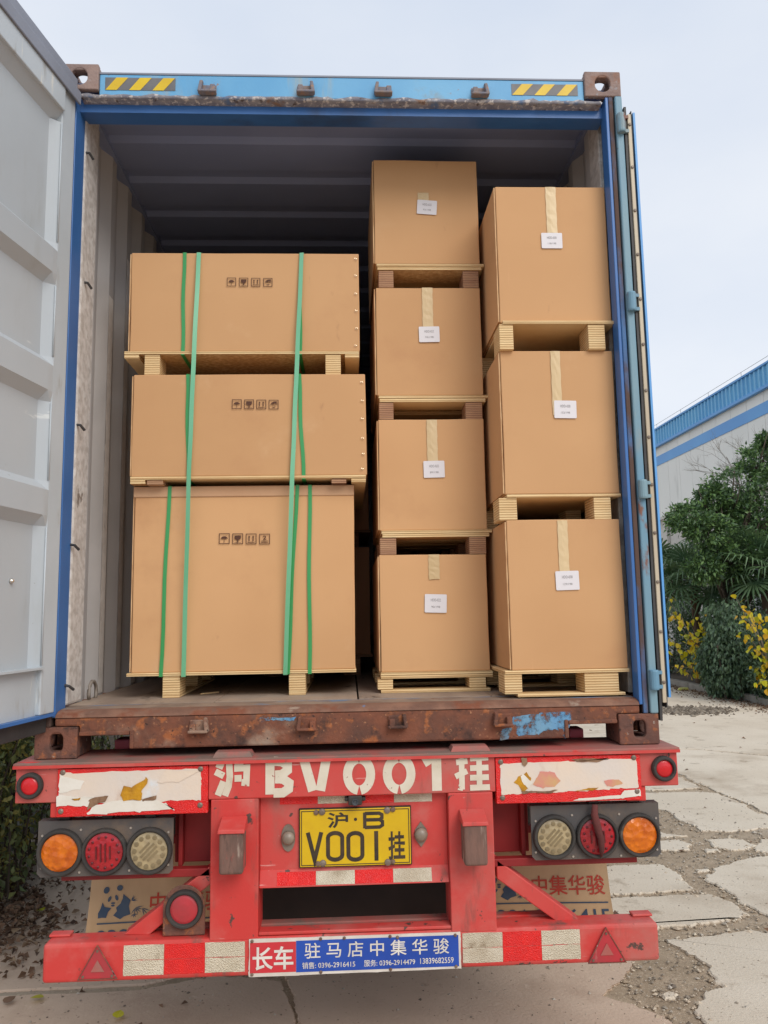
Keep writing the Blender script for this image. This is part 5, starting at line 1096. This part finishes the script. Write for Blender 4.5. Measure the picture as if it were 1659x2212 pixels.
# fan palms
fr = MB(); nb = 24
for i in range(nb):
    a = R(-140+280*i/(nb-1)); d = Vector((math.sin(a), math.cos(a), 0)); s = Vector((math.cos(a), -math.sin(a), 0)); L = .62*(1-.12*abs(a)); z0 = .02*(i % 2)
    pts = [(d*.02, .006), (d*L*.5+Vector((0, 0, z0)), .026), (d*L*.8+Vector((0, 0, -.03+z0)), .014), (d*L+Vector((0, 0, -.13-.06*((i*7) % 3))), .002)]
    fr.grid([[p+Vector((0, .5, 0))-s*w for p, w in pts], [p+Vector((0, .5, 0))+Vector((0, 0, w*.5)) for p, w in pts], [p+Vector((0, .5, 0))+s*w for p, w in pts]])
fr.tube([(0, 0, 0), (0, .25, .04), (0, .52, 0)], [.014, .011, .008], 5)
def palm(base, hz, nf, label, seed, tilt=(20, 115)):
    r = random.Random(seed); root = thing('fan_palm', label, 'palm', base, 'fan palms behind the kerb'); t = MB(); t.tube([base, (base[0]+.03, base[1], base[2]+hz*.5), (base[0], base[1], base[2]+hz)], [.10, .09, .085], 10); t.build('trunk', 'palm_fibre', root)
    me = None
    for k in range(nf):
        if me is None:
            o = MB.build(fr, 'frond', 'palm_green', None); me = o.data; o.parent = root
        else: o = bpy.data.objects.new('frond', me); C.objects.link(o); o.parent = root
        az = 360*k*.382+r.uniform(-15, 15); ti = tilt[0]+(tilt[1]-tilt[0])*k/nf
        o.location = (0, 0, hz-.1*k/nf); o.rotation_euler = (R(70-ti), R(r.uniform(-15, 15)), R(az)); sc_ = r.uniform(1.0, 1.3); o.scale = (sc_, sc_, sc_)
palm(at(1512, 1478, 14.2)[:2]+(.06,), PY(1512, 1250, 14.2).z, 20, 'fan palm beside the yellow shrub, under the evergreen tree', 3)
palm(at(1668, 1490, 12.6)[:2]+(.06,), PY(1668, 1225, 12.6).z, 16, 'fan palm beside the creeper mound, with splayed fronds', 4)
palm(at(1440, 1478, 15.6)[:2]+(.06,), PY(1440, 1230, 15.6).z, 16, 'fan palm close to the folded container door, furthest along the kerb', 8)
# creeper-covered mound
root = thing('creeper_mound', 'dark green mound draped with hanging creeper behind the kerb', 'shrub', at(1590, 1492, 11.9)[:2]+(.06,)); c = root.location
t = MB(); 
for k in range(14): a = k*.9; t.tube([(c.x+.3*math.cos(a), c.y+.3*math.sin(a), .03), (c.x+.45*math.cos(a), c.y+.45*math.sin(a), 1.0), (c.x+.2*math.cos(a), c.y+.2*math.sin(a), 1.45)], [.02, .016, .008], 5)
t.build('stems', 'bark', root)
Pl, dl = [], []
for (dx, dy_, cz_, rx, ry, rz, nn) in ((0, .1, .72, .50, .7, .80, 5200), (.22, -.05, .95, .40, .5, .62, 2600), (-.16, .2, .62, .36, .5, .62, 2000), (.42, .1, .60, .40, .5, .62, 2200), (.68, .2, .70, .42, .5, .72, 2200), (.62, .3, 1.25, .36, .5, .40, 1300), (.1, .3, 1.5, .42, .5, .36, 1300), (-.05, .0, 1.25, .30, .4, .36, 1100)):
    p_, d_ = ball(nn, (c.x+dx, c.y+dy_, cz_), (rx, ry, rz), .6); Pl.append(p_); dl.append(d_)
P = np.concatenate(Pl); d = np.concatenate(dl); P = P+rng.normal(size=P.shape)*.05+d*(.10*np.sin(P[:, [0]]*11+P[:, [2]]*5)*np.cos(P[:, [1]]*9))
k = P[:, 2] > .07; P, d = P[k], d[k]; D = d*.35+rng.normal(size=P.shape)*.3; D[:, 2] -= 1.0
leaf_mesh('foliage', P, D, .085*rng.uniform(.6, 1.3, len(P)), .5, 'leaf_dark', root)
# dense dark planting between, so that the bed reads as one thicket
for i, (u, y, rr, hh, lab) in enumerate(((1545, 14.6, .8, 1.9, 'dark leafy bush under the fan palm, beside the creeper mound'), (1640, 14.2, .9, 2.0, 'dark leafy bush behind the creeper mound'), (1450, 17.5, .9, 2.0, 'dark leafy bush behind the yellow shrub by the container door'), (1690, 10.9, .6, 1.3, 'low dark bush behind the bright yellow shrub'))):
    bs = at(u, 1480, y); root = thing('leafy_bush', lab, 'shrub', (bs[0], y, .06), 'bushes in the planting bed'); t = MB()
    for k in range(9): a = k*.7; t.tube([(bs[0], y, .03), (bs[0]+.5*rr*math.cos(a), y+.5*rr*math.sin(a), hh*.5), (bs[0]+.7*rr*math.cos(a), y+.7*rr*math.sin(a), hh*.8)], [.022, .015, .006], 5)
    t.build('stems', 'bark', root)
    P, d = ball(4200, (bs[0], y, hh*.52), (rr, rr, hh*.5), .35); P += rng.normal(size=P.shape)*.05; P = P[P[:, 2] > .1]; D = rng.normal(size=P.shape); D[:, 2] -= .5
    leaf_mesh('foliage', P, D, .085*rng.uniform(.6, 1.3, len(P)), .45, 'leaf_dark', root)
# yellow-leaved shrubs, leaf by leaf
hl = MB(); pts = [(0, 0), (.30, .10), (.42, .34), (.30, .66), (0, 1), (-.30, .66), (-.42, .34), (-.30, .10)]
hl.add([(x, y, .10*abs(x)-.12*y*y) for x, y in pts]+[(0, .45, -.02)], [(8, i, (i+1) % 8) for i in range(8)])
YLEAF = None
def yshrub(base, stems, n, size, label, seed):
    global YLEAF
    r = random.Random(seed); root = thing('yellow_shrub', label, 'shrub', base, 'yellow leaved shrubs'); t = MB(); lines = []
    for e in stems:
        a = Vector(base)+Vector((r.uniform(-.08, .08), r.uniform(-.08, .08), 0)); b_ = Vector(e); mid = a.lerp(b_, .55)+Vector((r.uniform(-.1, .1), 0, .18)); t.tube([a, mid, b_], [.012, .008, .004], 5); lines.append((a, mid, b_))
    t.build('stems', 'twig', root)
    for k in range(n):
        a, mid, e = lines[k % len(lines)]; s = r.uniform(.32, 1.04)**.8; p = a*(1-s)**2+mid*2*s*(1-s)+e*s*s; p = p+Vector((r.gauss(0, .07), r.gauss(0, .07), r.gauss(0, .05)))
        if YLEAF is None:
            o = hl.build('leaf', 'leaf_yellow', None); YLEAF = o.data; o.parent = root
        else: o = bpy.data.objects.new('leaf', YLEAF); C.objects.link(o); o.parent = root
        o.location = p-Vector(base); z = size*r.uniform(.65, 1.25); o.scale = (z, z, z); o.rotation_euler = (R(r.uniform(-95, -20)), R(r.uniform(-35, 35)), R(r.uniform(0, 360)))
bs = at(1475, 1486, 13.0); yshrub((max(bs[0], 7.56), 13.0, .06), [at(u, v, 13.0+dy) for u, v, dy in ((1442, 1290, 0), (1450, 1320, .1), (1470, 1330, -.2), (1490, 1345, .2), (1510, 1330, 0), (1515, 1355, -.2), (1480, 1375, -.1), (1445, 1380, .1), (1460, 1410, .2), (1500, 1385, 0), (1450, 1440, -.2), (1480, 1450, -.1), (1515, 1440, .1), (1530, 1450, .0))], 190, .112, 'yellow leaved shrub growing at the kerb next to the folded container door', 3)
bs = at(1690, 1545, 10.6); yshrub((max(bs[0], 7.55), 10.6, .06), [at(u, v, 10.6+dy) for u, v, dy in ((1590, 1292, 0), (1604, 1310, .1), (1622, 1325, -.2), (1640, 1345, .2), (1612, 1370, 0), (1650, 1360, -.2), (1630, 1400, -.1), (1655, 1395, .1), (1625, 1440, .2), (1650, 1430, 0), (1640, 1470, -.2), (1655, 1480, -.1), (1670, 1330, .1), (1680, 1400, .0), (1690, 1360, 0))], 230, .105, 'bright yellow leaved shrub reaching over the kerb before the creeper mound', 6)
# left: tangled creepers beside the trailer
def tangle(base, n, reach, hmax, nleaf, label, seed, size=.045):
    r = random.Random(seed); root = thing('creeper_bush', label, 'shrub', base, 'creeper bushes beside the trailer'); t = MB(); Ps, Ds = [], []
    for k in range(n):
        a = r.uniform(0, 6.28); b0 = Vector(base)+Vector((r.uniform(-.5, .3), r.uniform(-.6, .6), 0)); h = hmax*r.uniform(.6, 1.05)
        p1 = b0+Vector((math.cos(a)*.12, math.sin(a)*.12, h*.6)); p2 = p1+Vector((math.cos(a)*reach*.3, math.sin(a)*reach*.3, h*.35)); p3 = p2+Vector((math.cos(a)*reach*r.uniform(.2, .5), math.sin(a)*reach*.35, -h*r.uniform(.05, .5)))
        cv = [b0, p1, p2, p3]; t.tube(cv, [.007, .006, .004, .002], 4)
        m_ = nleaf//n; s = rng.random(m_)*2.9; pts_ = np.array([list(cv[int(x)].lerp(cv[int(x)+1], x-int(x))) for x in s]); Ps.append(pts_+rng.normal(size=(m_, 3))*.05); dd = rng.normal(size=(m_, 3)); dd[:, 2] -= .5; Ds.append(dd)
    t.build('stems', 'bark', root); P = np.concatenate(Ps); D = np.concatenate(Ds); k = P[:, 2] > .05; leaf_mesh('foliage', P[k], D[k], size*rng.uniform(.6, 1.4, k.sum()), .5, 'leaf_olive', root)
tangle((-2.38, 2.45, .05), 60, .55, 1.75, 9500, 'tangled creeper bush with long arching stems, rooted beside the tail lamps', 11, .055)
tangle((-2.9, 3.8, .05), 46, .6, 1.9, 7500, 'tangled creeper bush with small olive leaves, behind the kerb edge', 12, .05)
tangle((-2.75, 1.35, .05), 40, .6, 1.7, 6000, 'tangled creeper bush under the open grey door', 13, .05)
tangle((-2.9, 5.6, .05), 40, .6, 1.9, 5000, 'tangled creeper bush further along the trailer flank', 14, .05)
root = thing('hedge', 'tall dark hedge running along the trailer behind the creepers', 'hedge', (-4.2, 5, .05)); t = MB()
for k in range(26): y_ = .2+k*.5; t.tube([(-4.2, y_, .0), (-4.1+random.uniform(-.2, .2), y_, 1.4), (-4.2, y_+random.uniform(-.2, .2), 2.6)], [.03, .02, .008], 5)
t.build('stems', 'bark', root)
P = np.stack([rng.normal(-4.2, .32, 16000), rng.uniform(0, 13.5, 16000), rng.uniform(.1, 3.0, 16000)], 1); P[:, 0] += .15*np.sin(P[:, 1]*3)+.12*np.sin(P[:, 2]*5+P[:, 1]); D = rng.normal(size=P.shape); D[:, 2] -= .4
leaf_mesh('foliage', P, D, .09*rng.uniform(.6, 1.3, len(P)), .55, 'leaf_dark', root)
# ================================================================== LITTER AND STONES
def scatter(n, f): return np.array([f() for _ in range(n)])
pts = []
while len(pts) < 6500:
    x = rng.uniform(-3.2, -1.0); y_ = rng.uniform(1.0, 7); dens = math.exp(-((x+2.2+.15*math.sin(y_*3))/.40)**2)*(.35+.65*(math.sin(x*7+y_*5)>-.2))+.012
    if rng.random() < dens: pts.append((x, y_, (.052 if x < -2.73 else .006)+rng.random()*.025 if not -2.73 < x < -2.55 else .165))
while len(pts) < 9500:
    y_ = rng.uniform(7.5, 22); x = 7.32-abs(rng.normal(0, .28)); pts.append((x, y_, .004+rng.random()*.02))
for k in range(110): pts.append((rng.uniform(-1.9, .2), rng.uniform(-.2, 3), .004))
for k in range(90): pts.append((rng.uniform(1.5, 7), rng.uniform(1, 14), .004))
P = np.array(pts); D = rng.normal(size=P.shape); D[:, 2] *= .25
lit = leaf_mesh('leaf_litter', P, D, rng.uniform(.022, .058, len(P)), .55, 'litter', kind='stuff', fold=.5); lit['label'] = 'dry brown fallen leaves strewn along the kerbs'
for i, (u, v, lab) in enumerate(((252, 2203, 'yellow fallen leaf on concrete below the bumper, beside a crack'), (95, 2157, 'pale yellow fallen leaf on concrete below the warning triangle'), (86, 1966, 'small yellow fallen leaf among brown leaf litter'), (8, 2170, 'dull brown fallen leaf at the joint between concrete bays'))):
    g = PZ(u, v, .006); o = bpy.data.objects.new('fallen_leaf', YLEAF.copy()); o.data.materials.clear(); o.data.materials.append(MATS['leaf_yellow' if i < 3 else 'litter']); C.objects.link(o); o.location = g+Vector((0, 0, .008)); o.scale = (.06, .06, .06); o.rotation_euler = (.2, .1, i*1.9); tag(o, lab, 'leaf', 'single fallen leaves')
def stones(name, centres, sizes, mat, label):
    oc = np.array([(1, 0, 0), (-1, 0, 0), (0, 1, 0), (0, -1, 0), (0, 0, 1), (0, 0, -1)], float); fc = [(0, 2, 4), (2, 1, 4), (1, 3, 4), (3, 0, 4), (2, 0, 5), (1, 2, 5), (3, 1, 5), (0, 3, 5)]; mb = MB()
    for c_, s in zip(centres, sizes):
        a = rng.uniform(0, 6.28); rot = np.array([[math.cos(a), -math.sin(a), 0], [math.sin(a), math.cos(a), 0], [0, 0, 1]]); v = (oc*rng.uniform(.6, 1.3, (6, 3))*s*np.array([1, 1, .6]))@rot.T+np.array(c_); mb.add(v.tolist(), fc)
    o = mb.build(name, mat, kind='stuff', recalc=False); o['label'] = label; return o
n = 5200; cs = [(rng.uniform(1.25, 3.6), rng.uniform(.2, 4.2), -.004) for _ in range(n)]; stones('pebbles', cs, rng.gamma(2, .0022, n)+.002, 'pebble', 'small loose stones on the broken concrete')
ed = [q_ for q_ in EDGE if 1.2 < q_[0] < 4.5 and .1 < q_[1] < 6]
cs = []
for k in range(4200):
    q_ = ed[int(rng.integers(len(ed)))]; cs.append((q_[0]+rng.normal(0, .035), q_[1]+rng.normal(0, .035), -.004))
stones('concrete_crumbs', cs, rng.gamma(1.4, .0030, 4200)+.0016, 'crumb', 'crumbled concrete along the broken slab edges')
cs = []
for k in range(1500):
    g = PZ(rng.normal(1490, 42), rng.normal(1535, 4), 0); cs.append((g.x, g.y, .006))
stones('gravel_patch', cs, rng.gamma(2, .008, 1500)+.006, 'gravel', 'patch of grey gravel on the concrete yard')
cs = [(rng.uniform(-1.6, 1.5), rng.uniform(-.3, 1.6), .0) for _ in range(900)]; stones('grit', cs, rng.gamma(2, .0016, 900)+.0015, 'pebble', 'fine grit on the concrete under the bumper')
g = PZ(1477, 1489, .03); q = MB(); q.lathe((g.x-.12, g.y, .035), (1, .2, 0), [(.012, 0), (.030, .03), (.034, .08), (.030, .20), (.026, .23)], 12); tag(q.build('drink_can', 'bottle_yellow', loc=g), 'pale yellow discarded can lying among leaves before the kerb', 'can')
